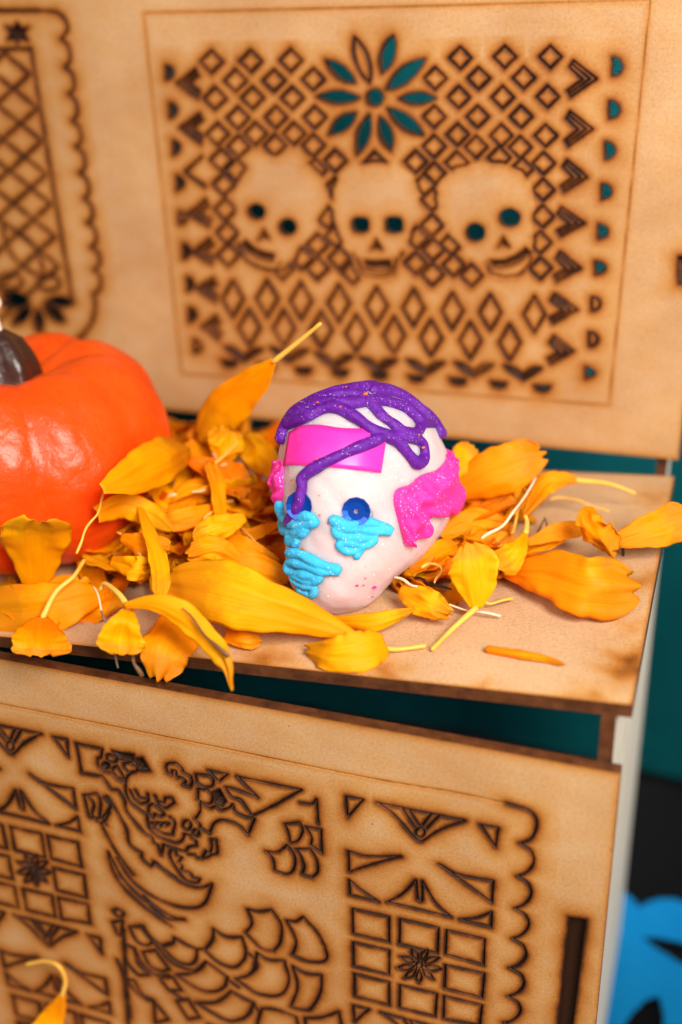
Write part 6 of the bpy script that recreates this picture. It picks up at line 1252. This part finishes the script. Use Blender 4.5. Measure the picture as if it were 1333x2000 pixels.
def pick(h): return PM[0] if h < -.25 else PM[1] if h < .22 else PM[2] if h < .6 else PM[3]
GR = 'marigold petals scattered on the shelf'
for d in PETALS:
    V, F, uv = petal_geo(d['p'], d['s'], d['w'], d['c'], d['r'], d['n'], d['sd'])
    if d['t']:
        root = empty('marigold_petal', d['p'][0])
        b = adopt(petal_object('blade', V, F, uv, pick(d['h'])), root)
        pth = catmull(d['t'], 8); r = np.linspace(.75, .42, len(pth)); r[-3:] *= 1.15
        v, f = tube_geo(pth, r, 9); adopt(mesh('stalk', v, f, [MAT_TUBE], smooth=True), root)
    else:
        root = recentre(petal_object('marigold_petal', V, F, uv, pick(d['h'])))
    tag(root, d['l'], 'petal', GR)
for d in STALKS:
    pth = catmull(d['p'], 8); r = np.linspace(d['r'][0], d['r'][1], len(pth)) * .42; r = r * (1 + .12 * np.sin(np.arange(len(r)) * .7 + len(r)))
    pth = pth + .22 * np.sin(np.arange(len(pth))[:, None] * np.array([.5, .37, .61]))
    v, f = tube_geo(pth, r, 8)
    o = mesh('seed' if d['c'] in (2, 3) else 'flower_stalk', v, f, [SM[d['c']]] + ([SM[0]] if d['c'] == 1 else []), smooth=True)
    if d['c'] == 1: o.data.polygons.foreach_set('material_index', [1 if i < len(f) * .3 else 0 for i in range(len(f))])
    tag(recentre(o), d['l'], 'seed' if d['c'] in (2, 3) else 'flower stalk', 'stalks and seeds among the petals')
# the rest of the heap: loose petals under and between the ones above
def near(q):
    """short name of the closest of the described petals"""
    d = min(PETALS[:-1], key=lambda e: np.linalg.norm(np.mean(np.array(e['p']), 0) - np.array(q)))
    w = d['l'].split(); k = next((i for i, x in enumerate(w) if x.startswith('petal')), 4); return ' '.join(w[:k + 1])
FILL = 'marigold petals packed inside the heap'
def heap(cx, cy, rx, ry, n, hmax, lab, seed, hues):
    r = np.random.default_rng(seed)
    for k in range(n):
        a = r.uniform(0, 6.28); q = math.sqrt(r.uniform(0, 1)); x = cx + rx * q * math.cos(a); y = cy + ry * q * math.sin(a)
        h = hmax * max(0, 1 - q ** 2) * r.uniform(.15, .95) + 1.0
        L = r.uniform(12, 24); w = r.uniform(2.2, 5.4); ang = r.uniform(0, 6.28); til = r.uniform(-.6, .6)
        d = np.array([math.cos(ang) * math.cos(til), math.sin(ang) * math.cos(til), math.sin(til)])
        s = np.array([-math.sin(ang), math.cos(ang), r.uniform(-.7, .7)]); s /= np.linalg.norm(s)
        bend = r.uniform(-8, 8); P = []
        for t in (-.5, -.17, .17, .5):
            z = h + t * L * d[2]
            e = on_shelf(x - S0[0] + d[0] * L * t + s[0] * bend * (t * t - .25) * 2, y - S0[1] + d[1] * L * t + s[1] * bend * (t * t - .25) * 2, max(.7, z))
            P.append(e)
        V, F, uv = petal_geo(P, [s] * 4, [w * .25, w * .75, w, w * .9], r.uniform(.1, .6), r.uniform(.6, 1.4), r.uniform(.2, 1.0), int(seed * 100 + k), 11, 6)
        hi = int(r.choice(hues)); size = 'small' if L < 16 else 'long' if L > 20.5 else 'medium'
        tag(recentre(petal_object('marigold_petal', V, F, uv, PM[hi])), size + ' ' + ('deep orange', 'orange', 'amber', 'yellow')[hi] + lab + ' next to the ' + near(P[1]), 'petal', FILL)
heap(-118.8, 55.6, 32, 26, 135, 27, ' petal in the heap', 11, [0, 0, 1, 1, 2, 2, 2])
heap(-51.7, 68.5, 22, 28, 44, 11, ' petal beside the skull', 12, [0, 1, 1, 2])
heap(-143.9, 117.7, 40, 14, 30, 16, ' petal behind the heap', 13, [0, 1, 1])
heap(-147.0, 19.5, 22, 7, 14, 4, ' petal at the pumpkin foot', 14, [1, 1, 2])

HEAP_MID = [(-119.51,55.53,22),(-51.67,68.49,10)]

# thin florets and stalks tangled into the heaps
for k in range(26):
    r = np.random.default_rng(900 + k)
    c = HEAP_MID[0] if k < 18 else HEAP_MID[1]
    a = r.uniform(0, 6.28); q = math.sqrt(r.uniform(0, 1)); x = c[0] + 26 * q * math.cos(a); y = c[1] + 18 * q * math.sin(a)
    h = c[2] * (1 - q * q * .8) * r.uniform(.75, 1.1) + 1.5; ang = r.uniform(0, 6.28); L = r.uniform(6, 13); b = r.uniform(-3, 3); rise = r.uniform(-2, 4)
    P = [on_shelf(x - S0[0] + math.cos(ang) * L * s - math.sin(ang) * b * s * s, y - S0[1] + math.sin(ang) * L * s + math.cos(ang) * b * s * s, max(.6, h + rise * s + 1.5 * s * s)) for s in (0, .33, .66, 1)]
    pth = catmull(P, 6); v, f = tube_geo(pth, np.linspace(.48, .2, len(pth)), 7)
    o = recentre(mesh('flower_stalk', v, f, [SM[(4, 4, 0, 2)[k % 4]]], smooth=True))
    tag(o, 'thin ' + ('yellow', 'yellow', 'pale', 'brown')[k % 4] + ' stalk in the petals next to the ' + near(P[1]), 'flower stalk', 'thin stalks tangled into the petals')
